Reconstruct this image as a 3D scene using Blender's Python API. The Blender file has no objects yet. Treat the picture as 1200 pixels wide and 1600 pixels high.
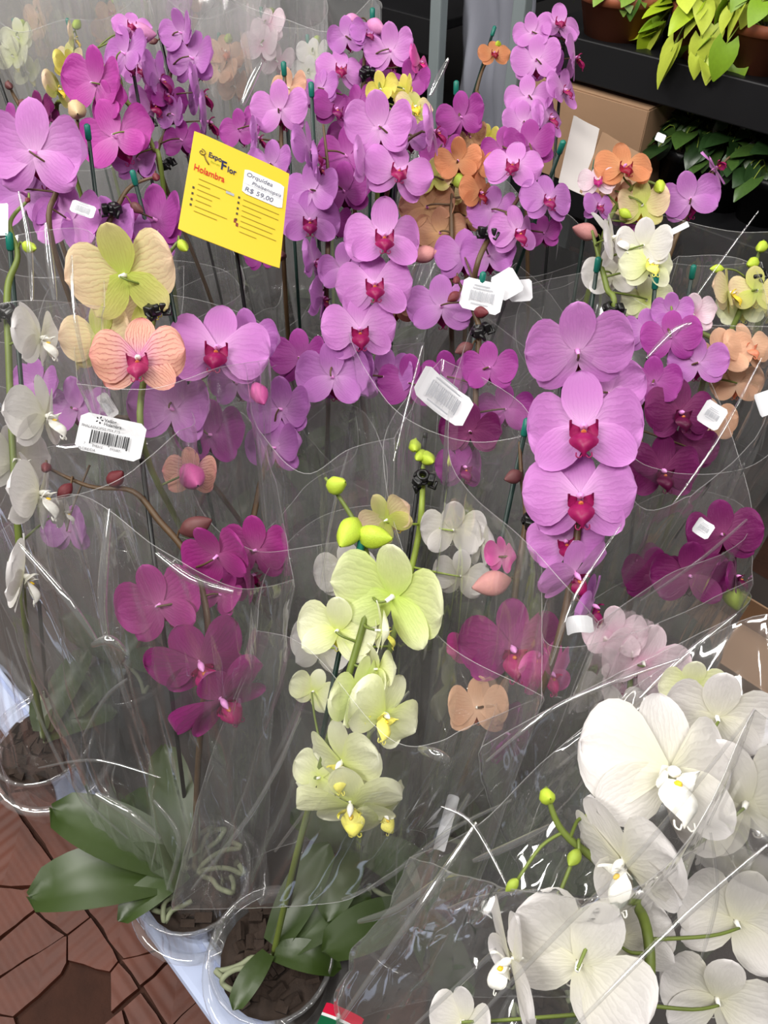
import bpy, bmesh, math, random
from math import sin, cos, pi, radians as R, sqrt
from mathutils import Vector as V, Matrix as M, noise as NZ
random.seed(7)
SC = bpy.context.scene; COL = SC.collection

# ------------------------------------------------------------------ camera
F = 1209.0                        # focal length in pixels of the 1200x1600 frame
CAM = V((0, 0, 1.55)); PITCH = R(46)
FW = V((0, cos(PITCH), -sin(PITCH))); UP = V((0, sin(PITCH), cos(PITCH))); RT = V((1, 0, 0))
cd = bpy.data.cameras.new('camera'); cd.sensor_fit = 'VERTICAL'; cd.sensor_height = 36; cd.lens = 36*F/1600
cd.clip_start = .02
co = bpy.data.objects.new('camera', cd); COL.objects.link(co)
co.location = CAM; co.rotation_euler = (pi/2-PITCH, 0, 0); SC.camera = co
def P(px, py, d): return CAM + d*(FW + RT*((px-600)/F) + UP*((800-py)/F))
def PZ(px, py, z):
    r = FW + RT*((px-600)/F) + UP*((800-py)/F)
    return CAM + r*((z-CAM.z)/r.z)
AX = V((sqrt(.5), -sqrt(.5), 0)); BX = V((sqrt(.5), sqrt(.5), 0))   # along the bench edge / into the bench
def AB(a, b, z=0): return AX*a + BX*b + V((0, 0, z))

# ------------------------------------------------------------------ world, lamps, exposure
w = bpy.data.worlds.new('hall'); SC.world = w; w.use_nodes = True
w.node_tree.nodes['Background'].inputs[0].default_value = (.95, .97, 1, 1)
w.node_tree.nodes['Background'].inputs[1].default_value = .06
def lamp(name, loc, target, sx, sy, power, col=(1, .97, .93)):
    l = bpy.data.lights.new(name, 'AREA'); l.shape = 'RECTANGLE'; l.size = sx; l.size_y = sy; l.energy = power; l.color = col
    o = bpy.data.objects.new(name, l); COL.objects.link(o); o.location = loc
    o.rotation_euler = (V(target)-V(loc)).to_track_quat('-Z', 'Y').to_euler(); return o
lamp('ceiling_lamp', (-1.3, -.5, 3.0), (-.2, .6, .6), 1.6, .35, 62)
lamp('ceiling_lamp', (.5, -.2, 3.1), (.1, .6, .6), 1.5, .14, 34)
lamp('ceiling_lamp', (-1.7, 1.6, 3.0), (-.6, 1.5, .8), 1.6, .16, 52)
lamp('ceiling_lamp', (.3, 1.5, 3.1), (.1, 1.0, .6), 1.5, .14, 16)
lamp('ceiling_lamp', (1.9, .5, 2.9), (.5, .7, .6), 1.5, .14, 16)
SC.view_settings.view_transform = 'Standard'; SC.view_settings.look = 'None'
SC.view_settings.gamma = 1; SC.view_settings.use_curve_mapping = False; SC.view_settings.exposure = .12
SC.cycles.transparent_max_bounces = 40; SC.cycles.max_bounces = 5; SC.cycles.glossy_bounces = 2; SC.cycles.diffuse_bounces = 3; SC.cycles.transmission_bounces = 3; SC.cycles.adaptive_threshold = .03
SC.cycles.caustics_reflective = False; SC.cycles.caustics_refractive = False

# ------------------------------------------------------------------ materials
def lin(c): return tuple(((x/255+.055)/1.055)**2.4 if x > 10 else x/255/12.92 for x in c)+(1,)
def mat(name):
    m = bpy.data.materials.new(name); m.use_nodes = True; nt = m.node_tree; nt.nodes.clear()
    out = nt.nodes.new('ShaderNodeOutputMaterial'); return m, nt, out
def nd(nt, t, **k):
    n = nt.nodes.new(t)
    for a, b in k.items():
        if a.startswith('i_'):
            key = a[2:]; key = int(key) if key.isdigit() else key.replace('_', ' ')
            n.inputs[key].default_value = b
        else: setattr(n, a, b)
    return n
def math_(nt, op, a, b=None, clamp=False):
    n = nt.nodes.new('ShaderNodeMath'); n.operation = op; n.use_clamp = clamp
    for i, x in enumerate((a, b)):
        if x is None: continue
        if isinstance(x, (int, float)): n.inputs[i].default_value = x
        else: nt.links.new(x, n.inputs[i])
    return n.outputs[0]
def mixc(nt, f, a, b):
    n = nt.nodes.new('ShaderNodeMix'); n.data_type = 'RGBA'
    for s, x in ((0, f), (6, a), (7, b)):
        if isinstance(x, (int, float, tuple)): n.inputs[s].default_value = x
        else: nt.links.new(x, n.inputs[s])
    return n.outputs[2]
def plain(name, rgb, rough=.5, spec=.4, metal=0, bump=0, bscale=40, var=.15, vscale=8):
    m, nt, out = mat(name); L = nt.links.new
    b = nd(nt, 'ShaderNodeBsdfPrincipled', i_Roughness=rough, i_Metallic=metal); b.inputs['Specular IOR Level'].default_value = spec
    tc = nd(nt, 'ShaderNodeTexCoord'); n = nd(nt, 'ShaderNodeTexNoise', i_Scale=vscale, i_Detail=5.0); L(tc.outputs['Object'], n.inputs['Vector'])
    c = lin(rgb); dk = tuple(x*(1-var) for x in c[:3])+(1,); lt = tuple(min(1, x*(1+var)) for x in c[:3])+(1,)
    L(mixc(nt, n.outputs[0], dk, lt), b.inputs['Base Color'])
    if bump:
        n2 = nd(nt, 'ShaderNodeTexNoise', i_Scale=bscale, i_Detail=4.0); L(tc.outputs['Object'], n2.inputs['Vector'])
        bp = nd(nt, 'ShaderNodeBump', i_Strength=bump, i_Distance=.004); L(n2.outputs[0], bp.inputs['Height']); L(bp.outputs[0], b.inputs['Normal'])
    L(b.outputs[0], out.inputs[0]); return m
def petal_mat(name, base, edge, vein, veinamt=.35, heart=None, trans=.38):
    """petal: u = length (0 claw, 1 tip), v = across; fine veins fan along the length"""
    m, nt, out = mat(name); L = nt.links.new
    uv = nd(nt, 'ShaderNodeUVMap'); sp = nd(nt, 'ShaderNodeSeparateXYZ'); L(uv.outputs[0], sp.inputs[0])
    nz = nd(nt, 'ShaderNodeTexNoise', i_Scale=4.0, i_Detail=3.0); L(uv.outputs[0], nz.inputs['Vector'])
    vv = math_(nt, 'ADD', sp.outputs[1], math_(nt, 'MULTIPLY', nz.outputs[0], .22))
    st = math_(nt, 'ABSOLUTE', math_(nt, 'SINE', math_(nt, 'MULTIPLY', vv, 34.0)))
    st = math_(nt, 'POWER', math_(nt, 'SUBTRACT', 1.0, st), 3.5)
    fade = math_(nt, 'MULTIPLY', st, math_(nt, 'SUBTRACT', 1.25, sp.outputs[0], True))
    veins = math_(nt, 'MULTIPLY', fade, veinamt*.65, True)
    ed = math_(nt, 'POWER', sp.outputs[0], 2.2, True)
    c = mixc(nt, ed, lin(base), lin(edge))
    if heart:
        h = math_(nt, 'POWER', math_(nt, 'SUBTRACT', 1.0, sp.outputs[0], True), 4.0)
        c = mixc(nt, h, c, lin(heart))
    c = mixc(nt, veins, c, lin(vein))
    b = nd(nt, 'ShaderNodeBsdfPrincipled', i_Roughness=.5); b.inputs['Specular IOR Level'].default_value = .25
    b.inputs['Sheen Weight'].default_value = .15
    L(c, b.inputs['Base Color'])
    bp = nd(nt, 'ShaderNodeBump', i_Strength=.1, i_Distance=.02); L(math_(nt, 'ADD', st, math_(nt, 'MULTIPLY', nz.outputs[0], 1.5)), bp.inputs['Height']); L(bp.outputs[0], b.inputs['Normal'])
    t = nd(nt, 'ShaderNodeBsdfTranslucent'); L(c, t.inputs[0])
    mx = nd(nt, 'ShaderNodeMixShader', i_0=trans); L(b.outputs[0], mx.inputs[1]); L(t.outputs[0], mx.inputs[2]); L(mx.outputs[0], out.inputs[0])
    return m
def film_mat(name, haze, base_r, rough, bump, scale, grow=.9, tint=(.985, .985, .985)):
    m, nt, out = mat(name); L = nt.links.new
    uv = nd(nt, 'ShaderNodeUVMap'); mp = nd(nt, 'ShaderNodeMapping'); mp.inputs['Scale'].default_value = (1, .42, 1); L(uv.outputs[0], mp.inputs[0])
    n1 = nd(nt, 'ShaderNodeTexNoise', noise_type='RIDGED_MULTIFRACTAL', i_Scale=scale, i_Detail=1.5, i_Distortion=.5); L(mp.outputs[0], n1.inputs['Vector'])
    bp = nd(nt, 'ShaderNodeBump', i_Strength=bump, i_Distance=.02); L(n1.outputs[0], bp.inputs['Height'])
    lw = nd(nt, 'ShaderNodeLayerWeight', i_Blend=.5); L(bp.outputs[0], lw.inputs['Normal'])
    f4 = math_(nt, 'POWER', lw.outputs['Facing'], 4.0)
    refl = math_(nt, 'ADD', base_r, math_(nt, 'MULTIPLY', f4, grow), True)
    hz = math_(nt, 'ADD', haze, math_(nt, 'MULTIPLY', f4, .16), True)
    tr = nd(nt, 'ShaderNodeBsdfTransparent', i_0=tint+(1,))
    df = nd(nt, 'ShaderNodeBsdfDiffuse', i_0=(.86, .86, .86, 1)); tl = nd(nt, 'ShaderNodeBsdfTranslucent', i_0=(.86, .86, .86, 1))
    ds = nd(nt, 'ShaderNodeMixShader', i_0=.5); L(df.outputs[0], ds.inputs[1]); L(tl.outputs[0], ds.inputs[2])
    m1 = nd(nt, 'ShaderNodeMixShader'); L(hz, m1.inputs[0]); L(tr.outputs[0], m1.inputs[1]); L(ds.outputs[0], m1.inputs[2])
    gl = nd(nt, 'ShaderNodeBsdfGlossy', i_0=(1, 1, 1, 1), i_Roughness=rough); L(bp.outputs[0], gl.inputs['Normal'])
    m2 = nd(nt, 'ShaderNodeMixShader'); L(refl, m2.inputs[0]); L(m1.outputs[0], m2.inputs[1]); L(gl.outputs[0], m2.inputs[2])
    L(m2.outputs[0], out.inputs[0]); return m

def simple_film(name, haze, refl, rough):
    m, nt, out = mat(name); L = nt.links.new
    tr = nd(nt, 'ShaderNodeBsdfTransparent', i_0=(.98, .98, .98, 1)); df = nd(nt, 'ShaderNodeBsdfDiffuse', i_0=(.86, .85, .84, 1))
    m1 = nd(nt, 'ShaderNodeMixShader', i_0=haze); L(tr.outputs[0], m1.inputs[1]); L(df.outputs[0], m1.inputs[2])
    gl = nd(nt, 'ShaderNodeBsdfGlossy', i_0=(1, 1, 1, 1), i_Roughness=rough)
    lw = nd(nt, 'ShaderNodeLayerWeight', i_Blend=.5)
    m2 = nd(nt, 'ShaderNodeMixShader'); L(math_(nt, 'ADD', refl, math_(nt, 'MULTIPLY', math_(nt, 'POWER', lw.outputs['Facing'], 4.0), .5), True), m2.inputs[0])
    L(m1.outputs[0], m2.inputs[1]); L(gl.outputs[0], m2.inputs[2]); L(m2.outputs[0], out.inputs[0]); return m
FILM = film_mat('clear_film', .06, .055, .08, .30, 9)
FILM2 = film_mat('crinkled_film', .06, .085, .06, .55, 13)
FILM3 = film_mat('hazy_film', .21, .08, .12, .5, 10)
FILMW = film_mat('creased_film', .085, .09, .07, .6, 12)
HEM = simple_film('film_hem', .09, .06, .3)
FOLD = simple_film('film_fold', .08, .26, .09)
TRAYP = simple_film('clear_tray_plastic', .10, .12, .08)
POTP = simple_film('clear_pot_plastic', .05, .09, .06)
KIND = dict(
 pink=((198, 116, 196), (216, 150, 216), (176, 84, 176), .35, (226, 180, 222)),
 lavender=((178, 100, 182), (198, 132, 202), (150, 72, 154), .35, (208, 160, 208)),
 magenta=((152, 32, 120), (174, 62, 144), (108, 14, 80), .5, (182, 100, 152)),
 fuchsia=((180, 52, 156), (196, 84, 176), (136, 30, 116), .4, (206, 130, 190)),
 purple=((150, 40, 136), (176, 78, 166), (110, 20, 92), .4, (180, 100, 170)),
 deep=((108, 16, 84), (132, 34, 108), (72, 6, 50), .4, (140, 60, 110)),
 hot=((214, 60, 160), (236, 110, 190), (170, 30, 110), .3, (240, 170, 210)),
 peach=((236, 186, 152), (228, 150, 150), (164, 58, 70), 1.5, (206, 130, 190)),
 apricot=((222, 172, 138), (232, 190, 160), (190, 120, 96), .35, (236, 200, 170)),
 orange=((206, 128, 84), (220, 152, 110), (150, 70, 46), .6, (226, 170, 120)),
 brown=((178, 128, 98), (196, 148, 120), (130, 80, 70), .5, (200, 160, 110)),
 cream=((232, 212, 166), (236, 204, 178), (190, 130, 104), .7, (206, 210, 116)), creamgreen=((204, 204, 112), (220, 204, 150), (170, 150, 80), .5, (190, 206, 90)),
 yellow=((222, 206, 92), (234, 222, 130), (190, 160, 50), .3, (214, 214, 80)),
 lime=((226, 238, 160), (242, 244, 210), (200, 220, 118), .3, (200, 222, 100)),
 ivory=((236, 238, 196), (244, 244, 222), (216, 222, 150), .25, (214, 226, 120)),
 white=((224, 220, 216), (230, 226, 226), (204, 200, 194), .2, (216, 214, 186)),
 blush=((238, 222, 228), (240, 214, 224), (200, 130, 160), .4, (232, 180, 206)))
LIPC = dict(pink=(132, 14, 74), lavender=(124, 16, 78), magenta=(150, 10, 90), fuchsia=(130, 10, 84), purple=(110, 10, 80), deep=(80, 6, 50), hot=(200, 30, 120),
 peach=(150, 40, 86), apricot=(200, 120, 90), orange=(128, 14, 36), brown=(140, 50, 50), cream=(220, 190, 60), creamgreen=(220, 190, 60), yellow=(220, 170, 40),
 lime=(226, 226, 90), ivory=(232, 224, 110), white=(244, 240, 226), blush=(168, 30, 110))
PM = {k: petal_mat('petal_'+k, v[0], v[1], v[2], v[3], v[4]) for k, v in KIND.items()}
LM = {k: plain('lip_'+k, c, .45, .3, var=.25, vscale=30) for k, c in LIPC.items()}
CALLUS = {k: plain('callus_'+k, (230, 192, 44) if k in ('white', 'ivory', 'lime', 'yellow', 'cream') else (196, 110, 60), .4) for k in ('white', 'pink')}
COLM = {k: plain('column_'+k, c, .4) for k, c in dict(w=(244, 240, 232), p=(226, 150, 214)).items()}
BUDC = dict(lime=(178, 200, 60), green=(150, 170, 60), darkred=(104, 38, 44), maroon=(98, 56, 56), tan=(196, 170, 130), mauve=(200, 130, 176), pinkish=(202, 140, 136), pinkbud=(196, 84, 150))
BM_ = {k: plain('bud_'+k, c, .4, .4, bump=.3, bscale=60, var=.3, vscale=35) for k, c in BUDC.items()}
STEM = plain('stem_green', (104, 118, 52), .5, var=.3, vscale=25); STEMD = plain('stem_brown', (86, 66, 44), .5, var=.35, vscale=25)
STEML = plain('stem_lime', (150, 170, 70), .5, var=.2)
STAKE = plain('stake_green', (14, 40, 34), .4); STAKEB = plain('stake_black', (14, 16, 16), .4); CAP = plain('stake_cap_teal', (18, 106, 92), .4)
CLIP = plain('clip_black', (12, 12, 13), .35, .5)
LEAF = plain('orchid_leaf', (46, 62, 22), .4, .45, bump=.2, bscale=14, var=.35, vscale=6)
BARK = plain('bark', (46, 34, 26), .85, bump=1, bscale=60, var=.6, vscale=50); ROOT = plain('root', (132, 138, 110), .7, bump=.4, var=.25)
PAPER = plain('label_paper', (214, 214, 217), .5, var=.02); INK = plain('ink_black', (22, 22, 26), .6); INKG = plain('ink_grey', (158, 160, 166), .6)
YEL = plain('card_yellow', (212, 184, 46), .4, .5, var=.03); RED = plain('print_red', (190, 34, 24), .5); NAVY = plain('print_navy', (30, 28, 70), .5); GRN = plain('print_green', (120, 150, 20), .5); PEACHP = plain('print_cream', (250, 222, 150), .5)

# ------------------------------------------------------------------ mesh helpers
def link(name, me, m=None, parent=None, smooth=True, mx=None):
    o = bpy.data.objects.new(name, me); COL.objects.link(o)
    if m is not None and not me.materials:
        for k in (m if isinstance(m, (list, tuple)) else [m]): me.materials.append(k)
    if parent is not None: o.parent = parent
    if mx is not None: o.matrix_local = mx
    return o
def mesh(name, vs, fs, uvs=None, mi=None, smooth=True):
    me = bpy.data.meshes.new(name); me.from_pydata([tuple(v) for v in vs], [], fs)
    if uvs:
        ul = me.uv_layers.new(name='UVMap')
        for l in me.loops: ul.data[l.index].uv = uvs[l.vertex_index]
    if mi: me.polygons.foreach_set('material_index', mi)
    if smooth: me.polygons.foreach_set('use_smooth', [True]*len(me.polygons))
    me.update(); return me
class MB:
    def __init__(s): s.v = []; s.f = []; s.mi = []
    def add(s, vs, fs, mi=0):
        o = len(s.v); s.v += [V(x) for x in vs]; s.f += [[i+o for i in f] for f in fs]; s.mi += [mi]*len(fs); return s
    def tube(s, pts, rad, n=8, mi=0, cap=True):
        pts = [V(p) for p in pts]
        if not isinstance(rad, (list, tuple)): rad = [rad]*len(pts)
        rings = []; ref = None
        for i, p in enumerate(pts):
            t = (pts[min(i+1, len(pts)-1)]-pts[max(i-1, 0)]).normalized()
            if ref is None: ref = t.orthogonal().normalized()
            else: ref = (ref-t*ref.dot(t)).normalized()
            b = t.cross(ref); rings.append([p+(ref*cos(2*pi*k/n)+b*sin(2*pi*k/n))*rad[i] for k in range(n)])
        vs = [v for r in rings for v in r]
        fs = [[i*n+k, i*n+(k+1) % n, (i+1)*n+(k+1) % n, (i+1)*n+k] for i in range(len(pts)-1) for k in range(n)]
        if cap: fs += [list(range(n))[::-1], [(len(pts)-1)*n+k for k in range(n)]]
        return s.add(vs, fs, mi)
    def box(s, c, sx, sy, sz, rot=None, mi=0, bev=0):
        bm = bmesh.new(); bmesh.ops.create_cube(bm, size=1); bmesh.ops.scale(bm, vec=(sx, sy, sz), verts=bm.verts)
        if bev: bmesh.ops.bevel(bm, geom=bm.edges[:], offset=bev, segments=2, affect='EDGES', profile=.5)
        mt = M.Translation(V(c)) @ (rot.to_4x4() if rot else M.Identity(4)); bmesh.ops.transform(bm, matrix=mt, verts=bm.verts)
        bm.verts.index_update(); s.add([v.co.copy() for v in bm.verts], [[v.index for v in f.verts] for f in bm.faces], mi); bm.free(); return s
    def lathe(s, prof, n=24, mi=0, c=(0, 0, 0)):
        c = V(c); vs = [c+V((r*cos(2*pi*k/n), r*sin(2*pi*k/n), z)) for r, z in prof for k in range(n)]
        fs = [[i*n+k, i*n+(k+1) % n, (i+1)*n+(k+1) % n, (i+1)*n+k] for i in range(len(prof)-1) for k in range(n)]
        return s.add(vs, fs, mi)
    def egg(s, c, ax, ln, rad, n=10, m=8, mi=0, groove=.0):
        ax = V(ax).normalized(); o = ax.orthogonal().normalized(); b = ax.cross(o); c = V(c); vs = []
        for i in range(m+1):
            t = i/m; r = rad*sin(pi*min(max(t, .02), .985))**.75*(1.12-.3*t)
            for k in range(n):
                q = 1-groove*(abs(cos(1.5*2*pi*k/n))**6)
                vs.append(c+ax*(ln*t)+(o*cos(2*pi*k/n)+b*sin(2*pi*k/n))*r*q)
        return s.add(vs, [[i*n+k, i*n+(k+1) % n, (i+1)*n+(k+1) % n, (i+1)*n+k] for i in range(m) for k in range(n)], mi)
    def me(s, name, smooth=True): return mesh(name, s.v, s.f, mi=s.mi, smooth=smooth)
    def obj(s, name, m, parent=None, smooth=True, mx=None): return link(name, s.me(name, smooth), m, parent, mx=mx)
def empty(name, loc): 
    o = bpy.data.objects.new(name, None); COL.objects.link(o); o.location = loc; o.empty_display_size = .05; return o
def tag(o, label, cat, group=None, kind=None):
    if label: o['label'] = label
    if cat: o['category'] = cat
    if group: o['group'] = group
    if kind: o['kind'] = kind
    return o
def spline(pts, n=6, closed=False):
    pts = [V(p) for p in pts]; N = len(pts); out = []
    for i in range(N if closed else N-1):
        g = (lambda j: pts[j % N]) if closed else (lambda j: pts[min(max(j, 0), N-1)])
        a, b, c, d = g(i-1), g(i), g(i+1), g(i+2)
        for k in range(n):
            t = k/n; out.append(.5*((2*b)+(c-a)*t+(2*a-5*b+4*c-d)*t*t+(3*b-a-3*c+d)*t**3))
    if not closed: out.append(pts[-1])
    return out
def text(parent, s, size, m, x, y, z=.0007, name='lettering', bold=0, shear=0, sx=1, rot=0, align='LEFT'):
    cu = bpy.data.curves.new(name, 'FONT'); cu.body = s; cu.size = size; cu.offset = bold; cu.shear = shear; cu.align_x = align; cu.resolution_u = 3
    t = bpy.data.objects.new('t', cu); COL.objects.link(t)
    me = bpy.data.meshes.new_from_object(t.evaluated_get(bpy.context.evaluated_depsgraph_get()))
    bpy.data.objects.remove(t); me.name = name; me.materials.clear()
    return link(name, me, m, parent, mx=M.Translation((x, y, z)) @ M.Rotation(rot, 4, 'Z') @ M.Diagonal((sx, 1, 1, 1)))
# ------------------------------------------------------------------ setting: floor of broken tiles, walls
def clip_poly(poly, p, n):
    out = []
    for i in range(len(poly)):
        a, b = poly[i], poly[(i+1) % len(poly)]; da = (a-p).dot(n); db = (b-p).dot(n)
        if da <= 0: out.append(a)
        if da*db < 0: out.append(a+(b-a)*(da/(da-db)))
    return out
def floor():
    m, nt, out = mat('terracotta'); L = nt.links.new
    tc = nd(nt, 'ShaderNodeTexCoord'); b = nd(nt, 'ShaderNodeBsdfPrincipled', i_Roughness=.6)
    sp = nd(nt, 'ShaderNodeSeparateXYZ'); L(tc.outputs['Object'], sp.inputs[0])
    # pressed chevron ribs
    zig = math_(nt, 'PINGPONG', math_(nt, 'MULTIPLY', sp.outputs[0], 1.0), .12)
    rib = math_(nt, 'SINE', math_(nt, 'MULTIPLY', math_(nt, 'ADD', sp.outputs[1], zig), 190.0))
    n = nd(nt, 'ShaderNodeTexNoise', i_Scale=9.0, i_Detail=7.0, i_Roughness=.65); L(tc.outputs['Object'], n.inputs['Vector'])
    c = mixc(nt, n.outputs[0], lin((54, 27, 18)), lin((118, 62, 42)))
    L(c, b.inputs['Base Color'])
    bp = nd(nt, 'ShaderNodeBump', i_Strength=.4, i_Distance=.004)
    L(math_(nt, 'ADD', math_(nt, 'MULTIPLY', rib, .4), n.outputs[0]), bp.inputs['Height']); L(bp.outputs[0], b.inputs['Normal']); L(b.outputs[0], out.inputs[0])
    grout = plain('floor_grout', (58, 32, 21), .9, bump=.8, bscale=90, var=.5, vscale=20)
    fl = link('floor', mesh('floor', [AB(-6, -3, 0), AB(3, -3, 0), AB(3, 3.2, 0), AB(-6, 3.2, 0)], [(0, 1, 2, 3)], smooth=False), grout)
    fl['kind'] = 'structure'
    rnd = random.Random(3); S = .245
    for i in range(-6, 2):
        for j in range(-2, 5):
            a0 = -.538+i*S; b0 = -.06+(j-2)*S
            c_ = AB(a0+S/2, b0+S/2)
            if not (-1.35 < c_.x < .15 and -.15 < c_.y < 1.3) or b0 > .35: continue
            seeds = [V((a0+rnd.random()*S, b0+rnd.random()*S)) for _ in range(rnd.choice((3, 5, 7, 8)))]
            for q, s in enumerate(seeds):
                poly = [V((a0+.003, b0+.003)), V((a0+S-.003, b0+.003)), V((a0+S-.003, b0+S-.003)), V((a0+.003, b0+S-.003))]
                for t in seeds:
                    if t is not s: poly = clip_poly(poly, (s+t)/2-(t-s).normalized()*.0012, (t-s).normalized())
                if len(poly) < 3: continue
                if rnd.random() < .09: continue
                # jagged outline
                jag = []
                for k in range(len(poly)):
                    a, b = poly[k], poly[(k+1) % len(poly)]; n_ = max(1, int((b-a).length/.022))
                    for u in range(n_): jag.append(a.lerp(b, u/n_)+V((rnd.uniform(-1, 1), rnd.uniform(-1, 1)))*.0022)
                cen = sum(jag, V((0, 0)))/len(jag); h = .012+rnd.uniform(-.002, .002); tx = rnd.uniform(-.02, .02); ty = rnd.uniform(-.02, .02)
                top = [AB(p.x, p.y, h+(p.x-cen.x)*tx+(p.y-cen.y)*ty) for p in [cen+(p-cen)*.98 for p in jag]]
                bot = [AB(p.x, p.y, .0005) for p in jag]; k = len(jag)
                link('tile_fragment', mesh('tile_fragment', top+bot, [list(range(k))]+[[i_, k+i_, k+(i_+1) % k, (i_+1) % k] for i_ in range(k)], smooth=False), m, fl)
floor()
dark = plain('wall_dark', (26, 25, 26), .8, var=.3, vscale=3)
for nm, q in (('wall_back', [AB(-6, 2.7), AB(3, 2.7), AB(3, 2.7, 3.4), AB(-6, 2.7, 3.4)]), ('wall_left', [AB(-5.2, -3), AB(-5.2, 3), AB(-5.2, 3, 3.4), AB(-5.2, -3, 3.4)])):
    o = link(nm, mesh(nm, q, [(0, 1, 2, 3)], smooth=False), plain('wall_grey', (168, 154, 140), .8, var=.2, vscale=2) if nm == 'wall_left' else dark); o['kind'] = 'structure'

RZ45 = M.Rotation(R(-45), 3, 'Z')     # local x -> AX, local y -> BX
BENCH = .38
def bench():
    t = empty('display_bench', AB(-1.1, .58, 0)); tag(t, 'long low bench with pale blue edge under all the potted orchids', 'bench')
    mi = t.matrix_basis.inverted()
    wm = plain('bench_blue_white', (196, 208, 238), .35, var=.04, vscale=4)
    def sub(name, mb, m): 
        o = mb.obj(name, m, t, smooth=False, mx=M.Translation(-t.location)); return o
    sub('bench_top', MB().box(AB(-1.1, .6, BENCH-.02), 3.6, 1.2, .04, RZ45, bev=.006), plain('bench_liner', (50, 42, 38), .7, var=.35))
    sub('edge_strip', MB().box(AB(-1.1, .022, BENCH-.012), 3.6, .05, .06, RZ45, bev=.01), wm)
    sub('edge_lip', MB().box(AB(-1.1, .047, BENCH+.016), 3.6, .008, .02, RZ45, bev=.003), wm)
    for a in (-2.7, -1.1, .5):
        for b in (.2, 1.08): sub('leg', MB().box(AB(a, b, (BENCH-.04)/2), .06, .06, BENCH-.04, RZ45, bev=.004), dark)
bench()

# ------------------------------------------------------------------ orchid pieces
def grid(nu, nv, f, uvf=None):
    vs = [f(i/nu, 2*j/nv-1) for i in range(nu+1) for j in range(nv+1)]
    uvs = [(i/nu, j/nv) for i in range(nu+1) for j in range(nv+1)]
    fs = [[i*(nv+1)+j, (i+1)*(nv+1)+j, (i+1)*(nv+1)+j+1, i*(nv+1)+j+1] for i in range(nu) for j in range(nv)]
    return vs, fs, uvs
def petal_shape(var):
    rn = random.Random(100+var); wav = rn.uniform(.008, .022); ph = rn.uniform(0, 6); cup = (.05, .10, -.03, .02)[var]; tip = (-.03, .02, -.14, -.07)[var]
    def f(u, w):
        u = 1-(1-u)**1.7
        if u < .58: h = .295*(.14+.86*sin(pi/2*u/.58)**1.15)
        else: h = .295*max(0, 1-((u-.58)/.42)**2.3)**.52
        x = .015+.485*u; y = .045*u+w*h*(1.04 if w > 0 else .96)
        z = cup*(.35-(w*w))*u+tip*u*u+wav*sin(7*w+ph+3*u)*u*u
        return V((x, y, z))
    return f
def sepal_shape(var):
    rn = random.Random(200+var); bend = (-.03, -.10, .03, -.06)[var]; ch = rn.uniform(.02, .06)
    def f(u, w):
        u = 1-(1-u)**1.6
        h = .165*(.3+.7*sin(pi/2*min(1, u/.5))) if u < .5 else .165*max(0, 1-((u-.5)/.5)**2.2)**.55
        return V((w*h, .015+.455*u, bend*u*u+ch*(w*w-.3)*u*.8))
    return f
MC = {}
def part_mesh(kind, var, colr):
    key = (kind, var, colr)
    if key in MC: return MC[key]
    if kind == 'petal': me = mesh('petal', *grid(9, 10, petal_shape(var)))
    elif kind == 'sepal': me = mesh('sepal', *grid(8, 6, sepal_shape(var)))
    elif kind == 'lip': me = lip_mesh(colr)
    elif kind == 'column':
        mb = MB().egg((0, .006, -.01), (0, -.12, 1), .135, .034, 10, 8); mb.tube([(0, 0, -.10), (0, .0, -.03), (0, 0, 0)], [.016, .02, .03], 6)
        me = mb.me('flower'); me.materials.append(COLM['w' if colr in ('white', 'ivory', 'lime', 'cream', 'yellow', 'peach', 'apricot', 'blush') else 'p'])
    if kind in ('petal', 'sepal'): me.materials.append(PM[colr])
    MC[key] = me; return me
def lip_mesh(colr):
    mb = MB()
    def mid(u, w):                                   # arrow shaped middle lobe reaching forward and drooping at its tip
        h = (.030+.07*sin(pi*min(1, u*1.05))**1.6)*(1 if u < .75 else max(.12, 1-(u-.75)*3.6))
        return V((w*h, -.035-.15*u-.07*u*u, .05+.15*sin(u*2.3)-.9*w*w*h))
    v, f, _ = grid(9, 8, mid); mb.add(v, f)
    for s in (-1, 1):
        def side(u, w, s=s):                         # side lobes stand up and curl over the column
            h = .052*sin(pi*min(1, .2+.76*u))**.6
            return V((s*(.022+.075*sin(u*2.3)), -.045+.055*u*u+w*h, .035+.105*u-.035*(1-w)*u))
        v, f, _ = grid(7, 6, side); mb.add(v, f)
        mb.tube(spline([(s*.010, -.235, .155), (s*.028, -.262, .17), (s*.05, -.25, .165), (s*.05, -.222, .155)], 3), .0055, 5)
    mb.egg((0, -.062, .06), (0, .2, 1), .06, .022, 7, 5, mi=1)
    me = mb.me('lip'); me.materials.append(LM[colr]); me.materials.append(CALLUS['white' if colr in ('white', 'ivory', 'lime', 'yellow', 'cream') else 'pink']); return me
def face_rot(az, el, roll):
    az, el, roll = R(az), R(el), R(roll)
    f = RT*(sin(az)*cos(el)) + UP*sin(el) - FW*(cos(az)*cos(el))
    y = UP-f*UP.dot(f)
    if y.length < .05: y = RT-f*RT.dot(f)
    y.normalize(); y = M.Rotation(roll, 3, f) @ y
    x = y.cross(f); return M((x, y, f)).transposed()
def rx(ax, d): return M.Rotation(R(d), 4, ax)
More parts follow.
